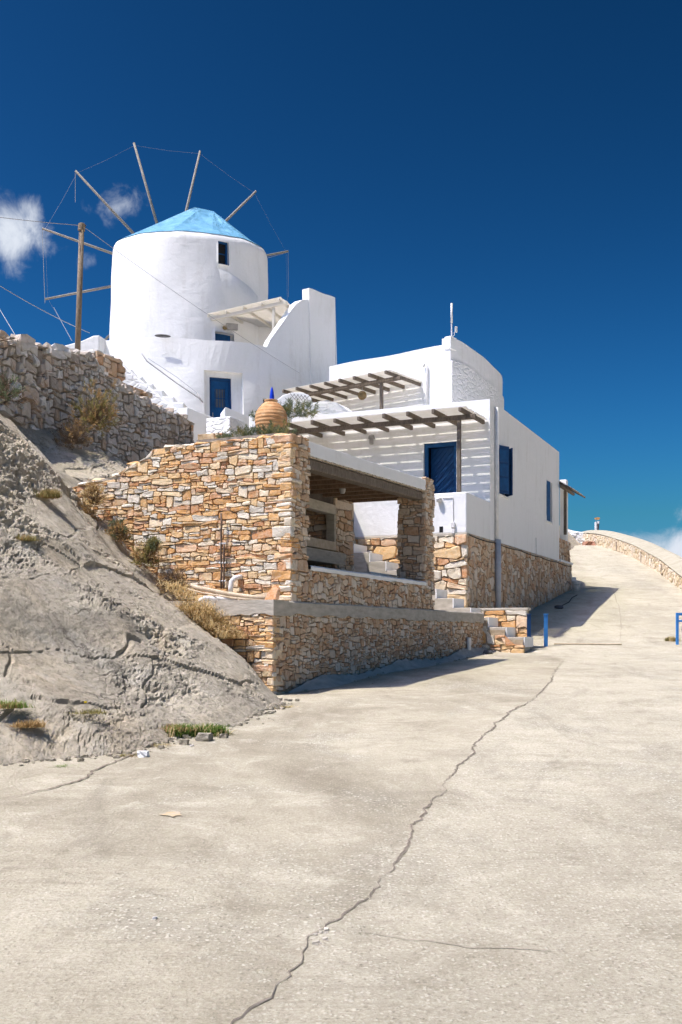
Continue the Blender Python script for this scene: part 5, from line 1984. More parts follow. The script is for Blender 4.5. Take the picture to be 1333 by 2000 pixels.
# ---------------------------------------------------------------- round platform under the mill
def platform():
    m = thing('mill_platform', (PC.x, PC.y - PR, 6.0), 'curved white terrace wall below the windmill with a small blue door', 'terrace')
    dl, zd0 = hit_cyl(411, 812, PC, PR)
    dr, zd1 = hit_cyl(453, 738, PC, PR)
    zd0 = 6.35
    win = (hit_cyl(511, 796, PC, PR)[0], hit_cyl(524, 780, PC, PR)[0], hit_cyl(517, 799, PC, PR)[1], hit_cyl(517, 780, PC, PR)[1])
    pend = hit_cyl(604, 600, PC, PR)[0]
    tops = []
    for (px, py) in ((250, 655), (334, 657), (405, 664), (491, 671), (521, 678), (527, 664), (545, 640), (559, 622), (572, 604), (581, 593), (592, 585), (603, 584)):
        tops.append(hit_cyl(px, py, PC, PR))
    tops = [(-2.2, tops[1][1])] + tops[1:]
    topf = lin(tops)

    def fn(s_, t, d):
        # battered: the foot stands out, thicker at the low left
        bat = 0.06 * max(0.0, 8.8 - t)
        w = 0.035 * math.sin(s_ * 6 + t * 1.2) + 0.02 * math.sin(s_ * 13 - t * 2.5)
        return cyl(PC, PR + bat + w - d, s_, t)
    mb = MB()
    dz0, dz1 = zd0, hit_cyl(432, 730, PC, PR)[1]
    hole = (hit_cyl(399, 722, PC, PR)[0], hit_cyl(474, 728, PC, PR)[0], dz0, hit_cyl(430, 725, PC, PR)[1])
    inner = (dl - 0.003, dr + 0.003, dz0, hit_cyl(432, 737, PC, PR - .1)[1])
    panel_wall(mb, fn, sorted(steps_of(-2.2, pend, 72) + [p[0] for p in tops[1:]]), steps_of(5.6, 8.2, 12), [hole, win], top=topf, thick=0.30, zin=7.7, revdep=0.13)
    panel_wall(mb, lambda s_, t, d: fn(s_, t, d + 0.13), steps_of(hole[0], hole[1], 10), steps_of(dz0, hole[3], 6), [inner], revdep=0.2)
    # straight continuation of the stair wall on the right
    q0 = fn(pend, 9, 0)
    q1 = P(655, 581, 34.36)
    zt0, zt1 = hit_cyl(604, 562, PC, PR)[1], q1.z

    def fs(s_, t, d):
        a, b = fn(pend, t, 0), Vector((q1.x, q1.y, t))
        b = b + (v2(b) - PC).normalized().to_3d() * (0.05 * max(0, 8.8 - t))
        p = a.lerp(b, s_)
        nrm = Vector((-(b - a).y, (b - a).x, 0)).normalized()
        return Vector((p.x, p.y, t)) + nrm * d
    panel_wall(mb, fs, steps_of(0, 1, 8), steps_of(5.6, 11.0, 14), [], top=lambda s_: zt0 + (zt1 - zt0) * s_ + .01 * math.sin(s_ * 9), thick=0.28, zin=7.7)
    # side return at the right-hand end
    e0, e1 = Vector((q1.x, q1.y, 0)), Vector((q1.x - 0.8, q1.y + 1.6, 0))
    panel_wall(mb, lambda s_, t, d: e0.lerp(e1, s_) + Vector((-.8 * d, -.3 * d, t)), [0, 1], steps_of(5.6, zt1, 8), [], thick=0.25)
    # chamfered door surround: outer lip of the niche
    mb.build('wall', M['white'], m, weld=False)
    # terrace floor
    fl = MB()
    pts = [cyl(PC, PR - 0.2, a, 7.72) for a in steps_of(-2.2, pend, 30)] + [Vector((q1.x - .2, q1.y + .2, 7.72)), Vector((-1.5, 38, 7.72)), Vector((-8, 38, 7.72))]
    fl.add(pts, [tuple(range(len(pts)))])
    fl.build('terrace_floor', M['conc'], m)
    # back wall of the terrace between mill and stair wall
    A, B = Vector((-3.4, 34.9)), Vector((-1.2, 35.2))
    MB().prism([A, B, B + Vector((0.2, 0.25)), A + Vector((0, .3))], 7.7, 10.35).build('back_wall', M['white'], m, bevel=0.02)
    MB().prism([B, Vector((q1.x - .1, q1.y + .1)), Vector((q1.x, q1.y + .35)), B + Vector((.2, .25))], 7.7, 10.3).build('back_wall', M['white'], m, bevel=0.02)
    # ---- lower door with panes and bars
    r = PR - 0.10

    def dp(s_, t, d):
        return fn(dl + (dr - dl) * s_, t, 0.26 - d)
    d = MB()

    def slab(mb_, s0, s1, t0, t1, d0, d1):
        vv = [dp(s, t, dd) for dd in (d0, d1) for (s, t) in ((s0, t0), (s1, t0), (s1, t1), (s0, t1))]
        mb_.add(vv, [(3, 2, 1, 0), (4, 5, 6, 7), (0, 1, 5, 4), (1, 2, 6, 5), (2, 3, 7, 6), (3, 0, 4, 7)])
    z1 = inner[3]
    for (s0, s1, t0, t1) in ((-0.05, 0.08, dz0, z1), (0.92, 1.05, dz0, z1), (0.08, 0.92, z1 - 0.1, z1)):
        slab(d, s0, s1, t0, t1, -0.02, 0.06)
    d.build('door_frame', M['blue_dark'], m)
    d = MB()
    gz0, gz1 = hit_cyl(432, 794, PC, PR)[1], hit_cyl(432, 757, PC, PR)[1]
    for (s0, s1, t0, t1) in ((0.08, 0.24, dz0, z1 - .1), (0.74, 0.92, dz0, z1 - .1), (0.24, 0.74, gz1, z1 - .1), (0.24, 0.74, dz0, gz0)):
        slab(d, s0, s1, t0, t1, -0.02, 0.03)
    dd = d.build('door', M['blue'], m)
    d = MB()
    slab(d, 0.24, 0.74, gz0, gz1, -0.015, -0.005)
    d.build('pane', M['glass_grey'], dd)
    for i in range(4):
        s = 0.27 + i * 0.135
        d = MB()
        slab(d, s, s + 0.03, gz0, gz1, 0.0, 0.022)
        d.build('bar', M['blue'], dd)
    d = MB()
    slab(d, 0.24, 0.74, (gz0 + gz1) / 2 - .012, (gz0 + gz1) / 2 + .012, 0.0, 0.02)
    d.build('bar', M['blue'], dd)
    d = MB()
    d.tube([dp(0.13, 6.55, 0.03), dp(0.13, 6.55, 0.07), dp(0.13, 6.68, 0.07)], 0.012, 5)
    d.build('door_handle', M['metal'], dd)
    # small dark window
    d = MB()
    vv = [fn(s, t, 0.16) for (s, t) in ((win[0], win[2]), (win[1], win[2]), (win[1], win[3]), (win[0], win[3]))]
    d.add(vv, [(0, 1, 2, 3)])
    d.build('window', M['glass_grey'], m)
    # hooded shelf over the left of the niche (thick old plaster)
    return m


M['glass_grey'] = simple('dusty_glass', (0.10, 0.11, 0.12), (0.16, 0.17, 0.18), 4, 0.25, 0)
platform()

# white pergola on the mill terrace
A_, B_ = Vector((-4.34, 33.50)), Vector((-1.99, 32.55))
ex = (B_ - A_).normalized()
pergola('pergola', 'white slatted pergola on the windmill terrace', A_, ex, Vector((-ex.y, ex.x)), (B_ - A_).length + 0.12, 2.3, 10.27, 5, 0.06, [(2.30, 0.10)], 7.75, zdrop=-0.05, slat_w=0.075, gap=0.03, mats=('slat_white', 'slat_white'), raf=(0.06, 0.09), over=0.02, ztilt=0.23)
# fittings by the mill door
q = hit_cyl(441, 638, MC, MR)
o = MB().box(cyl(MC, MR + .02, q[0], q[1] - .1), (0.36, 0.12, 0), (0.03, -0.09, 0), (0, 0, 0.2)).build('vent_grille', M['metal'], bevel=0.01)
tag(o, 'small grey vent grille above the windmill terrace door', 'vent')
q = hit_cyl(437, 641, MC, MR)
c = cyl(MC, MR + .1, q[0], q[1])
o = MB().lathe([(0, c.z - .08), (0.07, c.z - .05), (0.08, c.z), (0.05, c.z + .06), (0, c.z + .07)], c, 12).build('wall_lamp', M['bronze'], smooth=True)
tag(o, 'yellowish wall lamp over the windmill terrace door', 'lamp')
# dark oval dish fixed just below the terrace edge
c = P(318, 656, 31.02)
n = 28
v, f = [], []
for (ky, kr) in ((0.0, 0.0), (-0.02, 0.55), (-0.028, 1.0), (0.0, 1.02)):
    for k in range(n):
        t = 2 * math.pi * k / n
        v.append(c + Vector((0.235 * kr * math.cos(t), ky, 0.046 * kr * math.sin(t) - 0.012 * kr * math.cos(t))))
for j in range(3):
    for k in range(n):
        k2 = (k + 1) % n
        f.append((j * n + k, (j + 1) * n + k, (j + 1) * n + k2, j * n + k2))
o = mk('dish', v, f, M['dish_grey'], smooth=True)
tag(o, 'flat dark grey oval dish on the curved white terrace wall', 'dish')


# ---------------------------------------------------------------- white stair left of the platform
def mill_steps():
    s = thing('mill_steps', P(270, 800, 30.3), 'whitewashed outdoor steps descending beside the windmill terrace', 'steps')
    rg = random.Random(12)
    n = 8
    for i in range(n):
        px0, px1 = 192 + i * 20.5, 192 + (i + 1) * 20.5
        py = 694 + i * 13.2
        a, b = P(px0, py, 30.4 - i * 0.12), P(px1, py, 30.4 - i * 0.12)
        a.z = b.z = (a.z + b.z) / 2 + rg.uniform(-.02, .02)
        d = Vector((0.30, 1.5, 0))
        MB().prism([v2(a), v2(b) + Vector((0.06, 0)), v2(b) + Vector((0.1, 1.7)), v2(a) + Vector((0.1, 1.7))], 4.5, a.z).build('step', M['white'], s, bevel=0.04, seg=3)
    # uneven whitewashed cheek in front
    pts = [(188, 700), (210, 694), (235, 702), (262, 728), (292, 752), (322, 778), (350, 797), (352, 850), (188, 850)]
    q = [P(px, py + 6, 29.35) for px, py in pts]
    mb = MB()
    k = len(q)
    mb.v = q + [p + Vector((0.1, 0.35, 0)) for p in q]
    mb.f = [tuple(range(k))[::-1], tuple(range(k, 2 * k))] + [(i, (i + 1) % k, k + (i + 1) % k, k + i) for i in range(k)]
    mb.build('cheek_wall', M['white_rough'], s, bevel=0.05, seg=3)
    # railing
    r = thing('handrail', P(340, 740, 30.9), 'thin bent metal handrail along the curved white wall', 'railing')
    Yr = 30.7
    pts = [P(277, 690, Yr), P(287, 705, Yr), P(345, 748, Yr - .05), P(387, 776, Yr - .1), P(396, 786, Yr - .1), P(385, 767, Yr - .05)]
    MB().tube(pts, 0.019, 6).build('rail', M['metal'], r, smooth=True)
    MB().tube([P(385, 767, Yr - .05), P(345, 736, Yr - .02), P(290, 700, Yr)], 0.008, 5).build('rail', M['wire'], r)
    # left white parapet and block
    Y = 31.2
    mb = MB()
    pts = [(60, 720), (78, 686), (120, 676), (160, 665), (182, 655), (194, 654), (194, 720)]
    q = [P(px, py, Y) for px, py in pts]
    k = len(q)
    mb.v = q + [p + Vector((0.25, 1.2, 0)) for p in q]
    mb.f = [tuple(range(k))[::-1], tuple(range(k, 2 * k))] + [(i, (i + 1) % k, k + (i + 1) % k, k + i) for i in range(k)]
    o = mb.build('yard_wall', M['white'], bevel=0.04, seg=3)
    tag(o, 'white yard wall with rising top left of the windmill', 'wall')
    # low white walls in front of the lower door
    def blk(label, pl_, pr, ptop, pbot, Y_, depth, zs_=None, mat='white'):
        a, b = P(pl_, ptop, Y_), P(pr, ptop, Y_)
        w = (v2(b) - v2(a)).length
        o2 = v2(b)
        poly = [o2, o2 + V2 * w, o2 + V2 * w + U2 * depth, o2 + U2 * depth]
        z = a.z
        z1 = z if zs_ is None else [z + q for q in zs_]
        ob = MB().prism(poly, P(0, pbot, Y_).z - .3, z1).build('garden_wall', M[mat], bevel=0.035, seg=3)
        tag(ob, label, 'wall')
    blk('low white wall at the foot of the mill steps', 343, 367, 795, 850, 27.6, 1.7, [0, 0, -.05, -.02])
    blk('rough whitewashed low wall nearest the lower blue door', 395, 450, 812, 860, 25.6, 0.75, None, 'white_rough')
    blk('white wall with sloping top beside the lower blue door', 428, 441, 793, 860, 26.9, 1.35, [0.0, -0.18, -0.18, -0.02])
    blk('white wall stub left of the terracotta jar', 484, 500, 805, 860, 26.4, 0.9)


mill_steps()


# ---------------------------------------------------------------- timber pole with wires
def pole():
    p = thing('pole', P(151, 690, 26.0), 'weathered round timber pole left of the windmill', 'pole')
    top, bot = P(160, 436, 26.0), P(149, 760, 26.0)
    MB().tube([bot, bot.lerp(top, 0.5), top], [0.072, 0.068, 0.062], 12).build('shaft', M['pole_wood'], p, smooth=True)
    MB().tube([top + Vector((-.01, 0, -.18)), top + Vector((0, 0, -.02))], 0.088, 12).build('collar', M['pole_wood'], p)
    MB().tube([top + Vector((-.1, 0, -.06)), top + Vector((.1, 0, -.06))], 0.02, 6).build('bolt', M['rust'], p)

    def wire(a, b, sag, r, label):
        pts = []
        for i in range(13):
            t = i / 12
            q = Vector(a).lerp(Vector(b), t)
            q.z -= sag * 4 * t * (1 - t)
            pts.append(q)
        o_ = MB().tube(pts, r, 5).build('wire', M['wire'])
        tag(o_, label, 'wire')
    tp = top + Vector((0, 0, -.05))
    wire(tp, P(586, 729, 31.0), 0.1, 0.007, 'thin wire from the pole top to the curved white wall')
    wire(tp, P(-160, 400, 24.0), 0.05, 0.008, 'thin wire running left from the pole top')
    wire(P(-60, 520, 27.0), P(175, 650, 33.0), 0.1, 0.010, 'dark sagging wire passing behind the pole')
    wire(P(-30, 555, 20.0), P(38, 668, 18.5), 0.0, 0.006, 'steep thin guy wire at the left edge above the dry wall')
    wire(P(105, 600, 33.5), P(140, 665, 31.3), 0.0, 0.006, 'faint stay wire rising from the white yard wall')


pole()
# ================================================================== dry stone walls on the slope
def dry_walls():
    BU = 5.7
    O = v2(N3(-3.0, BU, 0))
    W = 10.33

    def plane_prof(pts):
        out = []
        for (px, py) in pts:
            t, z = hit_plane(px, py, v2(N3(0, BU, 0)), U2)
            out.append((t + 3.0, z))
        return lin(out)
    top = plane_prof([(-200, 600), (0, 655), (40, 668), (100, 682), (185, 700), (192, 722), (230, 752), (290, 786), (350, 812), (378, 830)])
    bot = plane_prof([(-200, 720), (0, 770), (40, 800), (100, 850), (150, 880), (250, 890), (380, 890)])
    w = thing('dry_stone_wall', N3(2, BU, 3.6), 'shaded grey dry stone wall climbing the rock at the upper left', 'stone wall')
    n = 40
    mb = MB()
    vv = []
    for i in range(n + 1):
        s_ = W * i / n
        a = s_ - 3.0
        for (b, z) in ((BU + .03, bot(s_) - .5), (BU + .03, top(s_) - .06), (BU + .5, top(s_) - .06), (BU + .5, bot(s_) - .5)):
            vv.append(N3(a, b, z))
    ff = []
    for i in range(n):
        for k in range(4):
            k2 = (k + 1) % 4
            ff.append((4 * i + k, 4 * (i + 1) + k, 4 * (i + 1) + k2, 4 * i + k2))
    ff += [(0, 1, 2, 3), tuple(4 * n + k for k in (3, 2, 1, 0))]
    mb.add(vv, ff)
    core = mb.build('wall_core', M['mortar_grey'], w)
    bag = StoneBag(270)
    bag.panel(core, O, U2, 5.6, lambda q: bot(q) - .25, lambda q: top(q), NR, 0.12, 0.19, 61, 'grey', 0.09, irr=0.75, tall=0.3, split=0.3, gap=0.016, rough=2.2)
    bag.panel(core, O + U2 * 5.6, U2, W - 5.6, lambda q: bot(q + 5.6) - .3, lambda q: top(q + 5.6), NR, 0.085, 0.14, 62, 'grey', 0.05, irr=0.6, tall=0.25, gap=0.012, rough=1.5)
    bag.panel(core, v2(N3(W - 3.0, BU, 0)), V2, 0.5, 3.4, top(W), U2, 0.13, 0.21, 63, 'brown', 0.04)
    bag.finish()
    # loose stones on the wall head
    rg = random.Random(77)
    s_ = 0.0
    while s_ < W - 0.2:
        ww = rg.uniform(0.14, 0.42)
        z = top(s_ + ww / 2)
        for row in range(2):
            h_ = rg.uniform(0.03, 0.10)
            c = N3(s_ - 3.0 + ww / 2, BU + 0.14 + 0.2 * row + rg.uniform(-.05, .05), z + h_ * 0.3)
            rot = rg.uniform(-.35, .35)
            ex = (U2 * math.cos(rot) + V2 * math.sin(rot)) * ww * 0.52
            ey = (V2 * math.cos(rot) - U2 * math.sin(rot)) * rg.uniform(.12, .2)
            mk('coping_stone', *chunk(c, ex.to_3d() + Vector((0, 0, rg.uniform(-.05, .05))), ey.to_3d(), Vector((rg.uniform(-.02, .02), 0, h_)), rg, 0.35), M['grey'], w)
        s_ += ww * rg.uniform(0.75, 1.05)
    # one big pale block standing on the wall head
    t, z = hit_plane(42, 665, v2(N3(0, BU + .15, 0)), U2)
    mk('boulder', *chunk(N3(t, BU + .15, z - 0.10), (U2 * .20).to_3d() + Vector((0, 0, -.04)), (V2 * .16).to_3d(), Vector((0.02, 0, .17)), rg, 0.25), M['grey'], w)
    # plastered-over raised section with flat top behind the wall
    y = 21.6
    for (label, nm, pl_, pr, pt, pb, Y_, L_, mat) in (('squat rubble pier with flat top beside the pole', 'stone_pier', 128, 186, 686, 735, 20.3, 0.9, 'grey'),
                                                 ('flat-topped brown rubble wall above the dry stone wall', 'terrace_wall', 188, 204, 739, 800, 21.5, 1.55, 'brown')):
        a, b = P(pl_, pt, Y_), P(pr, pt, Y_)
        o2 = v2(b)
        ww = (v2(b) - v2(a)).length
        th = thing(nm, (b.x, b.y, b.z - .8), label, 'stone wall')
        cr = MB().prism([o2, o2 + V2 * ww, o2 + V2 * ww + U2 * L_, o2 + U2 * L_], b.z - 1.2, b.z - .03).build('wall_core', M['mortar'], th)
        bg3 = StoneBag(150)
        bg3.panel(cr, o2 - U2 * .02 + NR * .0, V2, ww, b.z - 1.0, b.z, NF, 0.12, 0.26, 65, mat, 0.05)
        bg3.panel(cr, o2 + NR * .02, U2, L_, b.z - 1.0, b.z, NR, 0.12, 0.22, 66, 'brown', 0.05)
        bg3.finish()
        s2 = 0.0
        while s2 < L_:
            l2 = rg.uniform(.25, .45)
            mk('coping_stone', *chunk((o2 + V2 * ww * .5 + U2 * (s2 + l2 / 2)).to_3d() + Vector((0, 0, b.z + .01)), (U2 * l2 * .5).to_3d(), (V2 * (ww * .5 + .02)).to_3d(), Vector((0, 0, .05)), rg, 0.12), M[mat], th)
            s2 += l2
    # block of rubble at the left end of the planted strip
    a, b = P(384, 848, 21.5), P(428, 846, 21.5)
    o2 = v2(b)
    ww = (v2(b) - v2(a)).length
    th = thing('planter_wall', (b.x, b.y, b.z - .6), 'small rubble planter end left of the lavender strip', 'stone wall')
    cr = MB().prism([o2, o2 + V2 * ww, o2 + V2 * ww + U2 * .6, o2 + U2 * .6], b.z - 1.2, b.z - .03).build('wall_core', M['mortar'], th)
    bg3 = StoneBag(60)
    bg3.panel(cr, o2 - U2 * .02, V2, ww, b.z - 0.8, b.z, NF, 0.10, 0.3, 67, 'ochre', 0.04)
    bg3.panel(cr, o2 + NR * .02, U2, .6, b.z - 0.8, b.z, NR, 0.10, 0.25, 68, 'brown', 0.04)
    bg3.finish()


dry_walls()


# ---------------------------------------------------------------- parapet wall along the outer side of the road
def road_parapet():
    w = thing('road_parapet', (11.5, 38, 2.2), 'low curved rubble parapet with pale sloping coping on the road\'s outer side', 'stone wall')
    ys = np.concatenate([np.linspace(24, 54, 60), np.linspace(54.4, 59.5, 14)])
    pts = []
    cc = [Vector((float(np.interp(y, PARA[:, 1], PARA[:, 0])), float(y))) for y in ys]
    # smooth
    for _ in range(6):
        cc = [cc[0]] + [(cc[i - 1] + cc[i] * 2 + cc[i + 1]) / 4 for i in range(1, len(cc) - 1)] + [cc[-1]]
    v, f = [], []
    cum = [0.0]
    for i in range(1, len(cc)):
        cum.append(cum[-1] + (cc[i] - cc[i - 1]).length)
    for i, c in enumerate(cc):
        d = (cc[min(i + 1, len(cc) - 1)] - cc[max(i - 1, 0)]).normalized()
        n_ = Vector((d.y, -d.x))
        z = float(road_z(c.y))
        hgt = float(np.interp(c.y, [24, 33, 38, 50, 54, 59], [0.4, 0.43, 0.52, 0.55, 0.6, 0.6]))
        prof = ((0.03, -0.4), (0.03, hgt), (-0.02, hgt + .02), (0.03, hgt + 0.05), (0.52, hgt + 0.17), (0.66, hgt + 0.15), (0.66, -1.5))
        for (o_, h_) in prof:
            q = c + n_ * o_
            v.append((q.x, q.y, z + h_))
        if i:
            k = len(prof)
            for j in range(k - 1):
                f.append(((i - 1) * k + j, (i - 1) * k + j + 1, i * k + j + 1, i * k + j))
    k = len(prof)
    f.append(tuple(range(k))[::-1])
    f.append(tuple((len(cc) - 1) * k + j for j in range(k)))
    f = [q[::-1] for q in f]
    core = mk('coping', v, f, M['coping'], w)
    bag = StoneBag(300)
    # stones in short straight pieces that follow the curve
    i = 0
    while i < len(cc) - 1:
        j = min(i + 4, len(cc) - 1)
        a, b = cc[i], cc[j]
        d = (b - a)
        L = d.length
        d.normalize()
        nn = Vector((-d.y, d.x))
        za, zb = float(road_z(a.y)), float(road_z(b.y))
        ha = float(np.interp(a.y, [24, 33, 38, 50, 54, 59], [0.4, 0.43, 0.52, 0.55, 0.6, 0.6]))
        bag.panel(core, a - nn * 0.025, d, L, lambda q: za + (zb - za) * q / L - .1, lambda q: za + (zb - za) * q / L + ha - .01, nn, 0.12, 0.17, 80 + i, 'pale', 0.035, irr=0.6, tall=0.25)
        i = j
    bag.finish()
    # drain slots as small stone fins
    for y in (37.6, 42.5, 48.2):
        x = float(np.interp(y, ys, [c.x for c in cc]))
        MB().box((x - 0.035, y, float(road_z(y)) + 0.02), (0.07, 0, 0), (0, 0.06, 0), (0, 0, 0.42)).build('upright_stone', M['mortar_grey'], w)


M['coping'] = simple('pale_coping', (0.33, 0.30, 0.225), (0.41, 0.375, 0.29), 3, 0.9, 0.01)
road_parapet()


def far_end():
    # whitewashed rock wall at the crest
    th = thing('crest_wall', P(1130, 1062, 54), 'whitewashed rubble wall at the crest of the road', 'stone wall')
    mb = MB()
    pts = [(1085, 1030), (1112, 1035), (1130, 1038), (1150, 1041), (1168, 1043), (1172, 1052), (1140, 1068), (1085, 1072)]
    q = [P(px, py, 55.0) for px, py in pts]
    k = len(q)
    mb.v = q + [p + Vector((0.3, 1.2, 0)) for p in q]
    mb.f = [tuple(range(k))[::-1], tuple(range(k, 2 * k))] + [(i, (i + 1) % k, k + (i + 1) % k, k + i) for i in range(k)]
    core = mb.build('wall_core', M['white_rough'], th, bevel=0.06)
    rg = random.Random(31)
    for i in range(34):
        px, py = rg.uniform(1112, 1158), rg.uniform(1044, 1064)
        c = P(px, py, 54.9)
        mk('stone', *chunk(c, (rg.uniform(.14, .32), 0, rg.uniform(-.05, .05)), (0, .16, 0), (0, 0, rg.uniform(.08, .17)), rg, .35), M['white_rough'], core)
    # reddish loose rock at its foot
    o = mk('rock', *chunk(P(1151, 1065, 52.5), (.38, 0, 0), (0, .3, 0), (0, 0, .17), rg, .3), M['rust_rock'])
    tag(o, 'rusty red loose rock at the crest of the road', 'rock')
    # weather mast with an orange vane
    m = thing('weather_mast', P(1166, 1042, 56), 'small white weather mast with orange wind vane at the crest', 'mast')
    MB().tube([P(1165, 1044, 56), P(1165, 1020, 56)], 0.075, 8).build('post', M['pvc'], m)
    MB().tube([P(1168.5, 1041, 56), P(1169.5, 1023, 56)], 0.05, 8).build('post', M['pipe_dark'], m)
    MB().tube([P(1169.5, 1023, 56), P(1170, 1018, 56)], 0.05, 8).build('cap', M['pvc'], m)
    MB().tube([P(1165, 1020, 56), P(1165.5, 1011, 56)], 0.012, 6).build('rod', M['metal'], m)
    vn = MB()
    vn.add([P(1161, 1013, 56), P(1165, 1010.5, 56), P(1171, 1010.5, 56), P(1173, 1012, 56), P(1171, 1015, 56), P(1165, 1015.5, 56),
            P(1161, 1013, 56.05), P(1165, 1010.5, 56.05), P(1171, 1010.5, 56.05), P(1173, 1012, 56.05), P(1171, 1015, 56.05), P(1165, 1015.5, 56.05)],
           [(0, 1, 2, 3, 4, 5), (11, 10, 9, 8, 7, 6)] + [(i, 6 + i, 6 + (i + 1) % 6, (i + 1) % 6) for i in range(6)])
    vn.build('vane', M['orange'], m)
    for i, px in enumerate((1174, 1178, 1183)):
        o = MB().tube([P(px, 1051, 56), P(px - 1.0, 1043.5 + i, 56)], 0.06, 6).build('stake', M['pipe_dark'])
        tag(o, ['dark stake nearest the weather mast', 'middle one of three dark stakes by the weather mast', 'dark stake farthest from the weather mast'][i], 'stake', 'stakes at the crest')
    o = MB().box(P(1182, 1051.5, 56), (0.30, 0, 0), (0, .2, 0), (0, 0, 0.06)).build('board', M['white'])
    tag(o, 'short white board lying at the end of the parapet', 'board')


M['rust_rock'] = simple('red_rock', (0.28, 0.12, 0.07), (0.40, 0.22, 0.15), 5, 0.9, 0.02)
M['pipe_dark'] = simple('dark_steel', (0.06, 0.06, 0.065), (0.10, 0.10, 0.11), 5, 0.6, 0)
far_end()


# ---------------------------------------------------------------- gate posts, rail, bucket, bar on the ground
def road_things():
    def post(px, pyt, pyb, Y, label, mat):
        a, b = P(px - 4.0, pyb, Y), P(px + 4.0, pyt, Y)
        zg = ground_z(a.x, Y)
        t = thing('gate_post', (a.x, Y, zg), label, 'post')
        MB().box((a.x, Y, zg - 0.05), (b.x - a.x, 0.01, 0), (0.01, 0.05, 0), (0, 0, b.z - zg + .05)).build('board', M[mat], t, bevel=0.006)
        MB().box((a.x - .012, Y - .012, b.z + .003), (b.x - a.x + .024, 0.01, 0), (0.01, 0.075, 0), (0, 0, 0.02)).build('cap', M[mat], t, bevel=0.004)
    post(1034, 1201, 1258, 21.95, 'shaded blue gate post against the small stone wall', 'blue_dark')  # darker blue than its twin: the shade is put into the paint colour
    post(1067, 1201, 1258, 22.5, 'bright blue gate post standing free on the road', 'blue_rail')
    # gate track
    a, b = on_road(1083, 1259), on_road(1215, 1259)
    a.z += 0.02
    b.z += 0.02
    o = MB().tube([a, a.lerp(b, .5) + Vector((0, 0.01, 0)), b], 0.016, 6).build('bar', M['pipe_tan'])
    tag(o, 'long tan metal bar lying across the road', 'bar')
    # rail at the right edge
    Y = 22.8
    r = thing('blue_railing', P(1322, 1256, Y), 'blue metal railing end at the right edge of the road', 'railing')
    zg = ground_z(7.3, Y)
    x0 = (1322 - CX) / F * Y
    zt = P(0, 1197, Y).z
    MB().box((x0, Y, zg - .05), (0.055, 0, 0), (0, 0.055, 0), (0, 0, zt - zg + .05)).build('post', M['blue_rail'], r, bevel=0.006)
    MB().box((x0 + 1.6, Y + .1, zg - .05), (0.055, 0, 0), (0, 0.055, 0), (0, 0, zt - zg + .05)).build('post', M['blue_rail'], r, bevel=0.006)
    MB().box((x0 + .057, Y, zt - .06), (1.55, 0.1, 0), (0, 0.05, 0), (0, 0, 0.058)).build('rail', M['blue_rail'], r, bevel=0.006)
    MB().box((x0 + .057, Y, zt - .20), (1.55, 0.1, 0), (0, 0.03, 0), (0, 0, 0.045)).build('rail', M['blue_rail'], r, bevel=0.006)
    # dark bin by the rail
    c = Vector((x0 + 0.24, Y - 0.3, zg))
    bn = thing('bin', c, 'dark grey plastic bin beside the blue railing', 'bin')
    MB().lathe([(0.0, zg), (0.15, zg), (0.17, zg + .03), (0.215, zg + .34), (0.20, zg + .345)], c, 20).build('body', M['pipe_dark'], bn, smooth=True)
    MB().lathe([(0.225, zg + .35), (0.225, zg + .38), (0.15, zg + .44), (0.0, zg + .46)], c, 20).build('lid', M['metal'], bn, smooth=True)
    # white bucket below the house corner
    c = H3(11.25, -0.21, 0)
    c.z = ground_z(c.x, c.y) - .005
    bk = thing('bucket', c, 'white plastic bucket on the road by the house corner', 'bucket')
    MB().lathe([(0.0, c.z), (0.11, c.z), (0.145, c.z + .30), (0.155, c.z + .31), (0.14, c.z + .315), (0.11, c.z + .04)], c, 20).build('body', M['pvc'], bn if False else bk, smooth=True)
    MB().tube([c + Vector((-.15, 0, .29)), c + Vector((-.08, -.14, .2)), c + Vector((.08, -.14, .2)), c + Vector((.15, 0, .29))], 0.006, 5).build('handle', M['metal'], bk)
    q = H3(11.62, -0.06, 0)
    zq = ground_z(q.x, q.y)
    o = MB().box((q.x - .1, q.y, zq), (0.22, 0.08, 0), (-.03, .06, 0), (0, 0, 0.40)).build('board', M['pvc'], bevel=0.02)
    tag(o, 'pale board leaning on the house corner behind the bucket', 'board')
    # scraps on the shaded road
    q = on_road(1092, 1188)
    rg = random.Random(3)
    o = mk('scrap', *chunk(q + Vector((0, 0, .03)), (.13, .02, 0), (0, .12, 0), (0, 0, .05), rg, .3), M['pipe_dark'])
    tag(o, 'dark lump of rag lying in the house shadow on the road', 'scrap')
    pts = [on_road(1095, 1185), on_road(1112, 1176), on_road(1118, 1168), on_road(1128, 1163)]
    o = MB().tube([p + Vector((0, 0, .01)) for p in pts], 0.012, 5).build('hose', M['dark'])
    tag(o, 'thin dark hose lying in the house shadow on the road', 'hose')
    q = on_road(952, 1276)
    o = mk('cloth', *chunk(q + Vector((0, -.1, .03)), (.10, .02, 0), (0, .07, 0), (0, 0, .035), rg, .3), M['pipe_dark'])
    tag(o, 'dark stone lying at the foot of the entrance steps', 'stone')
    # white-painted patch stone near the wall end
    t = hit_plane(912, 1262, v2(N3(0, 0, 0)), U2)
    o = MB().box(N3(t[0] - .07, -0.075, t[1] - .10), (U2 * 0.15).to_3d(), (V2 * 0.05).to_3d(), (0, 0, 0.27)).build('meter_cover', M['pvc'], bevel=0.02)
    tag(o, 'small pale cover plate at the foot of the retaining wall', 'cover plate')


road_things()


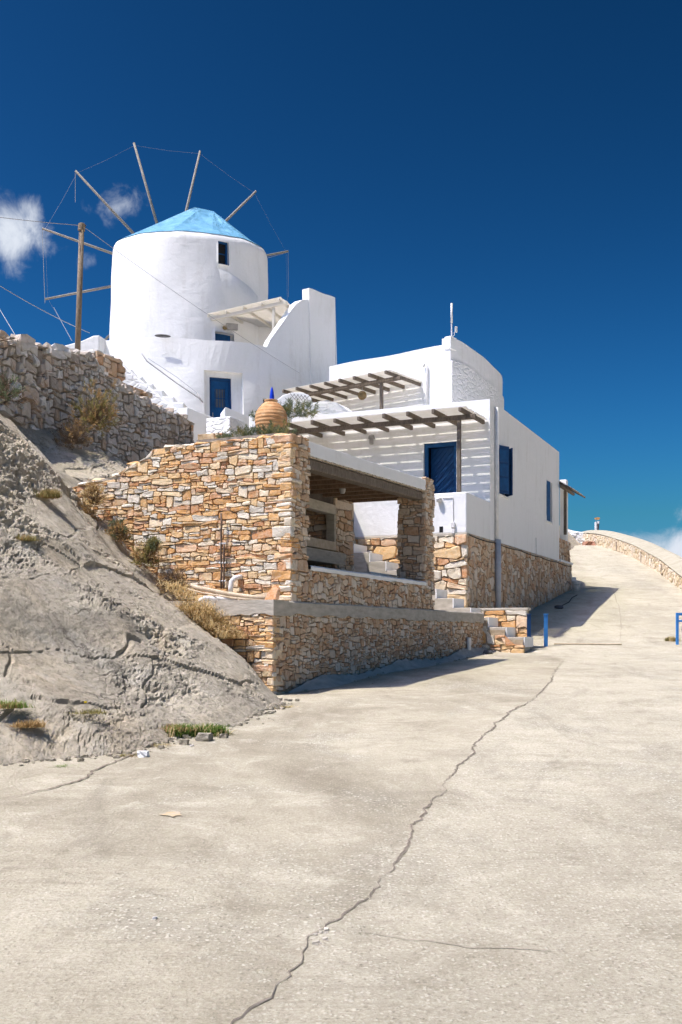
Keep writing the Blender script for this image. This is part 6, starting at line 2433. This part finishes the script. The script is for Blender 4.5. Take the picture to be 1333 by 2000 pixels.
# ---------------------------------------------------------------- terracotta jar
def jar():
    c = P(530, 846, 24.5)
    c = Vector((c.x, c.y, c.z))
    k = 24.5 / F
    prof = [(0.0, c.z - .25), (0.22, c.z - .25)]
    for i in range(61):
        t = i / 60
        py = 862 - (862 - 787) * t
        z = (HY - py) * k
        w = np.interp(py, [787, 790, 795, 800, 808, 816, 825, 835, 862], [13.5, 17, 21.5, 25.5, 29.5, 31, 31, 29.5, 21])
        r = float(w) * k
        rib = 0.014 * abs(math.sin(t * math.pi * 11))
        prof.append((r + rib, z))
    zt = (HY - 787) * k
    prof += [(0.145, zt + .01), (0.150, zt + .03), (0.165, zt + .055), (0.155, zt + .065), (0.12, zt + .06), (0.11, zt - .1), (0.0, zt - .12)]
    m, nt, bs = new_mat('terracotta')
    p = pos_node(nt)
    n = noise(nt, scaled(nt, p, (1, 1, 2)), 5, 6, 0.65)
    r = ramp(nt, [(0.3, (0.40, 0.19, 0.075)), (0.52, (0.52, 0.29, 0.13)), (0.72, (0.60, 0.42, 0.24))])
    lk(nt, n, r.inputs[0])
    lk(nt, r.outputs[0], bs.inputs['Base Color'])
    bs.inputs['Roughness'].default_value = 0.85
    bump(nt, bs, noise(nt, p, 30, 5, 0.6), 0.004)
    o = MB().lathe(prof, c, 40).build('jar', m, smooth=True)
    tag(o, 'large ribbed terracotta storage jar beside the house', 'jar')
    b = P(531.5, 783, 24.5)
    h = 28 * k
    o = MB().lathe([(0.0, b.z - .12), (0.052, b.z - .1), (0.056, b.z), (0.053, b.z + h * .35), (0.040, b.z + h * .65), (0.022, b.z + h * .88), (0.008, b.z + h * .98), (0.0, b.z + h)], b, 18).build('pointed_ornament', M['cobalt'], smooth=True)
    tag(o, 'bright cobalt blue pointed cone standing in the jar mouth', 'ornament')


M['cobalt'] = simple('cobalt_glaze', (0.004, 0.03, 0.42), (0.006, 0.05, 0.55), 6, 0.35, 0)
jar()


# ---------------------------------------------------------------- pipes on and under the sunlit wall
def pipes():
    PF = v2(N3(0.50, 0, 0))

    def W(px, py, out=0.0):
        t, z = hit_plane(px, py, PF, V2)
        return N3(0.50 - out, t, z)
    rg = random.Random(8)
    t = thing('conduits', W(437, 1150), 'pair of rusty dark conduits fixed to the sunlit stone wall', 'pipe')
    for dx in (0, 5.5):
        py0 = 1003 if dx == 0 else 1062
        pts = [W(434 + dx + rg.uniform(-.8, .8), py0 + (1150 - py0) * i / 8, 0.02) for i in range(9)]
        MB().tube(pts, 0.014, 7).build('conduit', M['rust'], t, smooth=True)
    for py in (1062, 1100, 1135):
        MB().tube([W(430, py, .02), W(443, py, .02)], 0.012, 6).build('clip', M['pipe_grey'], t)
    o = MB().tube([W(468, 1126, -0.05), W(461, 1129, 0.03), W(457, 1136, .06), W(456, 1148, .07), W(456, 1158, .07)], 0.033, 12).build('elbow_pipe', M['pvc'], smooth=True)
    tag(o, 'grey-white elbow pipe turning down out of the sunlit wall', 'pipe')
    o = MB().tube([W(466, 1172, .02), W(440, 1171, .10), W(420, 1169.5, .26), W(415, 1173, .29), W(413, 1188, .30)], 0.033, 12).build('drain_pipe', M['pvc'], smooth=True)
    tag(o, 'white drain pipe bending over the concrete cap', 'pipe')
    # two tan pipes lying on the cap
    for i, (pts, r, lab) in enumerate(((((352, 1138), (400, 1150), (450, 1160), (500, 1167), (538, 1169)), 0.030, 'thicker tan pipe lying along the top of the concrete cap'),
                                      (((360, 1146), (410, 1159), (470, 1169), (532, 1174)), 0.012, 'thin tan hose lying in front of the thick pipe'))):
        o = MB().tube([W(px, py, 0.10 + .09 * i) for px, py in pts], r, 9).build('pipe', M['pipe_tan'], smooth=True)
        tag(o, lab, 'pipe')
    # slab of slate leaning on the cap end
    a = W(531, 1174, .22)
    q = [a, W(553, 1172, .22), W(553, 1152, .16), W(546, 1142, .14), W(536, 1158, .18)]
    mb = MB()
    n = len(q)
    d = (U2 * .05 - V2 * .03).to_3d()
    mb.v = q + [p + d for p in q]
    mb.f = [tuple(range(n)), tuple(range(n, 2 * n))[::-1]] + [((i + 1) % n, i, n + i, n + (i + 1) % n) for i in range(n)]
    o = mb.build('stone_slab', M['ochre'], bevel=0.008)
    tag(o, 'pointed flat stone leaning at the corner of the cap', 'stone')


pipes()


# ================================================================== plants
def blades(base_pts, n, hgt, spread, rg, width=0.006, droop=0.4, up=0.6, seg=3):
    v, f = [], []
    tops = [(rg.uniform(.45, 1.15), rg.gauss(0, .6), rg.gauss(0, .6)) for _ in range(14)]      # sub-clumps of different height
    for _ in range(n):
        hk, ox, oy = rg.choice(tops)
        b = Vector(rg.choice(base_pts)) + Vector(((ox + rg.gauss(0, .3)) * spread, (oy + rg.gauss(0, .3)) * spread, -0.01))
        az = rg.uniform(0, 6.283)
        out = abs(rg.gauss(0, 1)) * spread * 0.9
        h = hgt * hk * rg.uniform(0.25, 1.1)
        d = Vector((math.cos(az), math.sin(az), 0))
        s = Vector((-d.y, d.x, 0)) * width * rg.uniform(.5, 1.3)
        k0 = len(v)
        for i in range(seg + 1):
            t = i / seg
            p = b + d * out * t ** 1.3 + Vector((0, 0, h * (t - droop * t * t)))
            w = (1 - t * 0.85)
            v += [p - s * w, p + s * w]
            if i:
                k = k0 + 2 * i
                f.append((k - 2, k - 1, k + 1, k))
    return v, f


def bushy(c, rx, ry, rz, n, rg, leaf=0.02, long=2.5, up=0.5):
    """many small leaves in ragged sprays: short twig tips spread through the crown's volume"""
    v, f = [], []
    sprays = []
    ph = [rg.uniform(0, 6.28) for _ in range(4)]
    for _ in range(max(10, n // 26)):
        while True:
            q = Vector((rg.uniform(-1, 1), rg.uniform(-1, 1), rg.uniform(-.4, 1)))
            if 0.05 < q.length < 1:
                break
        dr = q.normalized()
        a = math.atan2(dr.y, dr.x)
        r = q.length ** 0.5 * (0.80 + 0.26 * math.sin(3 * a + ph[0]) * math.cos(2.5 * dr.z + ph[1]) + 0.22 * math.sin(7 * a + ph[2] + 4 * dr.z)) * rg.uniform(.85, 1.2)
        sprays.append((Vector(c) + Vector((dr.x * rx * r, dr.y * ry * r, dr.z * rz * r)), (dr + Vector((rg.gauss(0, .35), rg.gauss(0, .35), rg.gauss(0, .35) + up))).normalized()))
    for _ in range(n):
        p0, d0 = rg.choice(sprays)
        p = p0 + d0 * rg.uniform(-1, 1) * leaf * 5 + Vector((rg.gauss(0, 1), rg.gauss(0, 1), rg.gauss(0, 1))) * leaf * 0.9
        d = (d0 + Vector((rg.gauss(0, .5), rg.gauss(0, .5), rg.gauss(0, .5)))).normalized()
        s = d.orthogonal().normalized()
        s = (Matrix.Rotation(rg.uniform(0, 6.28), 3, d) @ s) * leaf * rg.uniform(.5, 1.2)
        L = leaf * long * rg.uniform(.6, 1.4)
        k = len(v)
        v += [p, p + d * L * .5 + s * .5, p + d * L, p + d * L * .5 - s * .5]
        f.append((k, k + 1, k + 2, k + 3))
    return v, f


def twigs(c, rx, ry, rz, n, rg, r=0.004):
    mb = MB()
    for _ in range(n):
        az = rg.uniform(0, 6.283)
        el = rg.uniform(0.25, 1.4)
        d = Vector((math.cos(az) * math.cos(el) * rx, math.sin(az) * math.cos(el) * ry, math.sin(el) * rz)) * rg.uniform(.6, 1.1)
        m_ = Vector(c) + d * .5 + Vector((rg.gauss(0, .03), rg.gauss(0, .03), rg.gauss(0, .03)))
        mb.tube([c, m_, Vector(c) + d + Vector((rg.gauss(0, .04), rg.gauss(0, .04), rg.gauss(0, .03)))], [r, r * .7, r * .35], 4, cap=False)
    return mb


def wall_pt(px, py, a, out=0.0):
    """point where a photo pixel meets the vertical plane at wall coordinate a"""
    t, z = hit_plane(px, py, v2(N3(a, 0, 0)), V2)
    return N3(a, t, z)


def shrub(name, label, c, rx, ry, rz, mats, seed, n=900, leaf=0.02, long=2.5, ntw=60, up=0.5, cat='shrub'):
    rg = random.Random(seed)
    c = Vector(c)
    t = thing(name, c, label, cat)
    tw = twigs(c - Vector((0, 0, rz * .25)), rx, ry, rz * 1.1, ntw, rg)
    tw.build('stems', M['twig'], t)
    for i, (m, share) in enumerate(mats):
        v, f = bushy(c, rx, ry, rz, int(n * share), rg, leaf, long, up)
        mk('foliage', v, f, M[m], t)
    return t


def tuft(name, label, pts, n, hgt, spread, mats, seed, width=0.006, droop=0.4, cat='grass tuft'):
    rg = random.Random(seed)
    c = sum((Vector(p) for p in pts), Vector()) / len(pts)
    t = thing(name, c, label, cat)
    for (m, share) in mats:
        v, f = blades(pts, int(n * share), hgt, spread, rg, width, droop)
        mk('blades', v, f, M[m], t)
    return t


def rock_at(px, py):
    """bedrock point seen at a photo pixel: march along the ray"""
    k, kz = (px - CX) / F, (HY - py) / F
    ys = np.linspace(6, 19, 900)
    x = k * ys
    a, b = toN(x, ys)
    s = rock_base(a, b) - kz * ys
    i = int(np.argmax(s > 0))
    return Vector((float(x[i]), float(ys[i]), float(kz * ys[i])))


# dry brush against the dry stone wall
q = N3(2.9, 5.25, 0)
c = P(188, 815, q.y + .1)
shrub('shrub', 'big dry olive-brown bush against the dry stone wall', (c.x, c.y, c.z), 0.40, 0.36, 0.52, (('leafdry', .45), ('leafolive', .55)), 1, 5200, 0.012, 4.0, 260, 0.9)
c = P(135, 850, q.y - .6)
shrub('shrub', 'dark shaded brush left of the big dry bush', (c.x, c.y + .3, c.z), 0.36, 0.3, 0.36, (('twig', .6), ('leafdry', .4)), 2, 2400, 0.011, 4.0, 200, 0.6)
c = P(8, 770, 15.3)
shrub('shrub', 'dark grey-green brush at the left edge below the dry wall', c, 0.28, 0.25, 0.24, (('leafgrey', .6), ('twig', .4)), 3, 1400, 0.014, 4.0, 80, 0.6)
# shrubs along the foot of the sunlit wall
for (px, py, rx, rz, mats, sd, lab) in ((182, 970, .22, .30, (('leafdry', .55), ('leafstraw', .45)), 11, 'brown dry bush at the left end of the sunlit wall'),
                                        (168, 1010, .20, .20, (('twig', .3), ('leafdry', .7)), 12, 'low rust-brown bush on the rock edge left of the wall'),
                                        (232, 1040, .16, .26, (('leafgrey', .35), ('leafdry', .65)), 13, 'grey-green thistle bush at the foot of the sunlit wall'),
                                        (288, 1085, .24, .28, (('leafolive', .5), ('leafdry', .3), ('leafstraw', .2)), 14, 'olive green bush at the foot of the sunlit wall'),
                                        (338, 1135, .27, .25, (('twig', .6), ('leafdry', .4)), 15, 'dead brown twiggy bush where the tan pipe begins'),
                                        (301, 1062, .04, .11, (('leafgrey', .5), ('leafolive', .5)), 16, 'thin green weed standing above the olive bush')):
    c = wall_pt(px, py, 0.30)
    shrub('shrub', lab, c - Vector((0, 0, .04)), rx * .82, 0.14, rz * .8, mats, sd, 1700, 0.012, 3.6, 160, 0.6)
for (px, py, hh, n, lab, sd) in ((404, 1195, .26, 3000, 'large clump of straw coloured grass beside the concrete cap', 21), (366, 1150, .2, 900, 'straw grass under the dead twiggy bush', 22)):
    ps = [wall_pt(px + dx, py + 22 + dx * .8, -0.22) + Vector((0, 0, .02)) for dx in range(-36, 44, 4)]
    tuft('grass_tuft', lab, ps, n, hh, 0.17, (('leafstraw', .85), ('leafdry', .15)), sd, 0.004, 0.8)
# small tufts on the bedrock
for (px, py, n, hh, mats, lab, sd) in ((95, 975, 1100, .2, (('leafdry', .5), ('leafolive', .5)), 'dry tuft in a crack high on the rock', 31),
                                       (45, 1060, 600, .14, (('leafolive', .6), ('leafdry', .4)), 'small dry tuft on the rock near the left edge', 32),
                                       (22, 1388, 600, .14, (('leafolive', .4), ('leafgreen', .4), ('leafdry', .2)), 'green and brown tuft low on the rock at the left edge', 33),
                                       (60, 1425, 600, .13, (('leafdry', .8), ('leafstraw', .2)), 'brown tuft below the green one at the left edge', 34),
                                       (180, 1398, 240, .08, (('leafolive', 1.),), 'small olive sprig with a yellow flower on the rock', 35),
                                       (340, 1432, 900, .12, (('leafdry', .6), ('leafstraw', .4)), 'dry tuft at the foot of the rock', 36)):
    p = rock_at(px, py)
    t = tuft('grass_tuft', lab, [p + Vector((.05 * j - .05, .03 * (j % 2), .03)) for j in range(3)], n, hh, 0.075, mats, sd, 0.004, 0.5)
    if sd == 35:
        mk('flower', *chunk(p + Vector((-.05, -.03, .12)), (.012, 0, 0), (0, .012, 0), (0, 0, .008), random.Random(1)), M['yellow'], t)
# green weeds where the rock meets the road
for (px, py, n, hh, sp, mats, lab, sd) in ((350, 1438, 1700, .25, .075, (('leafgreen', .78), ('leafstraw', .22)), 'bright green weed clump at the foot of the rock', 41),
                                           (414, 1434, 1700, .22, .08, (('leafgreen', .7), ('leafstraw', .3)), 'right-hand green weed clump at the foot of the rock', 42),
                                           (132, 1496, 260, .035, .05, (('leafgreen', .9), ('leafolive', .1)), 'tiny green weed on the concrete near the left crack', 43),
                                           (300, 1455, 400, .05, .08, (('leafolive', .5), ('leafstraw', .5)), 'low dry weeds along the road edge', 44),
                                           (255, 1476, 300, .05, .05, (('leafdry', .5), ('leafolive', .5)), 'small brown weeds beside the white stone', 45),
                                           (552, 1382, 500, .06, .07, (('leafstraw', .6), ('leafolive', .4)), 'small dry weeds at the corner of the retaining wall', 46),
                                           (1313, 1252, 1200, .24, .07, (('leafolive', .7), ('leafstraw', .3)), 'olive weeds at the foot of the blue railing', 47)):
    p = on_road(px, py)
    tuft('weed', lab, [p, p + Vector((.05, .03, 0)), p + Vector((-.05, -.02, 0)), p + Vector((.0, .05, 0))], n, hh, sp, mats, sd, 0.005, 0.55, 'weed')
# stones lying at the road edge
rg = random.Random(55)
for (px, py, s, m, lab) in ((280, 1477, .055, 'white_rough', 'white stone lying on the road by the crack'), (398, 1445, .08, 'rock', 'flat grey stone under the right-hand green weeds'),
                            (360, 1452, .05, 'rock', 'flat stone under the left green weeds'), (436, 1440, .045, 'rock', 'small flat stone at the right of the weeds'),
                            (374, 1456, .02, 'grey', 'pebble on the road below the weeds'), (302, 1790, .012, 'grey', 'tiny pebble on the open road')):
    p = on_road(px, py)
    o = mk('stone', *chunk(p + Vector((0, 0, s * .35)), (s, 0, 0), (0, s * .8, 0), (0, 0, s * .5), rg, .3), M[m])
    tag(o, lab, 'stone')
# crumbs of concrete in the wide part of the crack
for i in range(14):
    p = on_road(rg.uniform(614, 640), rg.uniform(1808, 1840))
    s = rg.uniform(.005, .013)
    mk('crumb', *chunk(p + Vector((0, 0, s * .3)), (s, 0, 0), (0, s * .8, 0), (0, 0, s * .5), rg, .3), M['conc'], road)
# orange paint spot
p = on_road(336, 1592)
v, f = [p + Vector((0, 0, .006))], []
for k in range(14):
    t = 2 * math.pi * k / 14
    r = rg.uniform(.6, 1.2)
    q = p + Vector((0.075 * r * math.cos(t), 0.07 * r * math.sin(t), 0))
    q.z = ground_z(q.x, q.y) + .006
    v.append(q)
    f.append((0, 1 + k, 1 + (k + 1) % 14))
mk('paint_spot', v, f, M['paint_spot'] if 'paint_spot' in M else simple('faded_orange_paint', (0.40, 0.35, 0.27), (0.48, 0.35, 0.19), 25, .9, .002), road)
# lavender strips on the planted terrace
def hedge(label, pts, rad, n, seed, mats=(('leafgrey', .7), ('leafolive', .3)), hgt=0.2):
    r2 = random.Random(seed)
    t = thing('lavender', sum((Vector(p) for p in pts), Vector()) / len(pts), label, 'plant')
    for (m, share) in mats:
        v, f = [], []
        for p in pts:
            a, b = bushy(p, rad, rad * .8, hgt, int(n * share / len(pts)), r2, 0.012, 6.0, 0.9)
            k = len(v)
            v += a
            f += [tuple(i + k for i in q) for q in b]
        mk('foliage', v, f, M[m], t)
    return t


hedge('grey-green lavender strip on top of the sunlit wall', [P(px, py, 20.6) for px, py in ((440, 862), (465, 858), (490, 853), (512, 850), (535, 849), (556, 848))], .24, 5200, 61, hgt=.2)
hedge('grey-green bush right of the terracotta jar', [P(px, py, 26.2) for px, py in ((555, 808), (572, 806), (590, 803), (603, 803), (564, 800))], .24, 4200, 62, hgt=.26)
hedge('small green plant left of the terracotta jar', [P(px, py, 25.3) for px, py in ((499, 815),)], .12, 500, 63, hgt=.18)
# low stone edging the lavender and the jar
o = MB().prism([v2(N3(6.2, 3.15, 0)), v2(N3(6.2, 4.9, 0)), v2(N3(12.5, 6.2, 0)), v2(N3(12.5, 4.3, 0)), v2(N3(9.3, 3.45, 0))], 2.2, 3.85).build('planting_terrace', M['mortar_grey'])
tag(o, 'raised planting terrace behind the shelter', 'terrace')


# loose chips of rock and grit gathered along the foot of the slope and of the low wall
def gravel():
    rg = random.Random(91)
    v, f = [], []
    for i in range(420):
        if i < 330:
            a = rg.uniform(-5.4, -0.4)
            b = float(b_foot(np.array(a))) - abs(rg.gauss(0.02, 0.10)) + 0.03
        else:
            a = rg.uniform(0.4, 9.3)
            b = -0.06 - abs(rg.gauss(0.1, 0.12))
        q = N3(a, b, 0)
        s = 0.006 + 0.03 * rg.random() ** 3
        vv, ff = chunk((q.x, q.y, ground_z(q.x, q.y) + s * .35), (s, rg.uniform(-.4, .4) * s, 0), (rg.uniform(-.4, .4) * s, s * .8, 0), (0, 0, s * .55), rg, .35)
        k = len(v)
        v += vv
        f += [tuple(j + k for j in t) for t in ff]
    o_ = mk('gravel', v, f, M['rock'])
    tag(o_, 'loose rock chips and grit along the road edge', 'gravel', kind='stuff')


gravel()
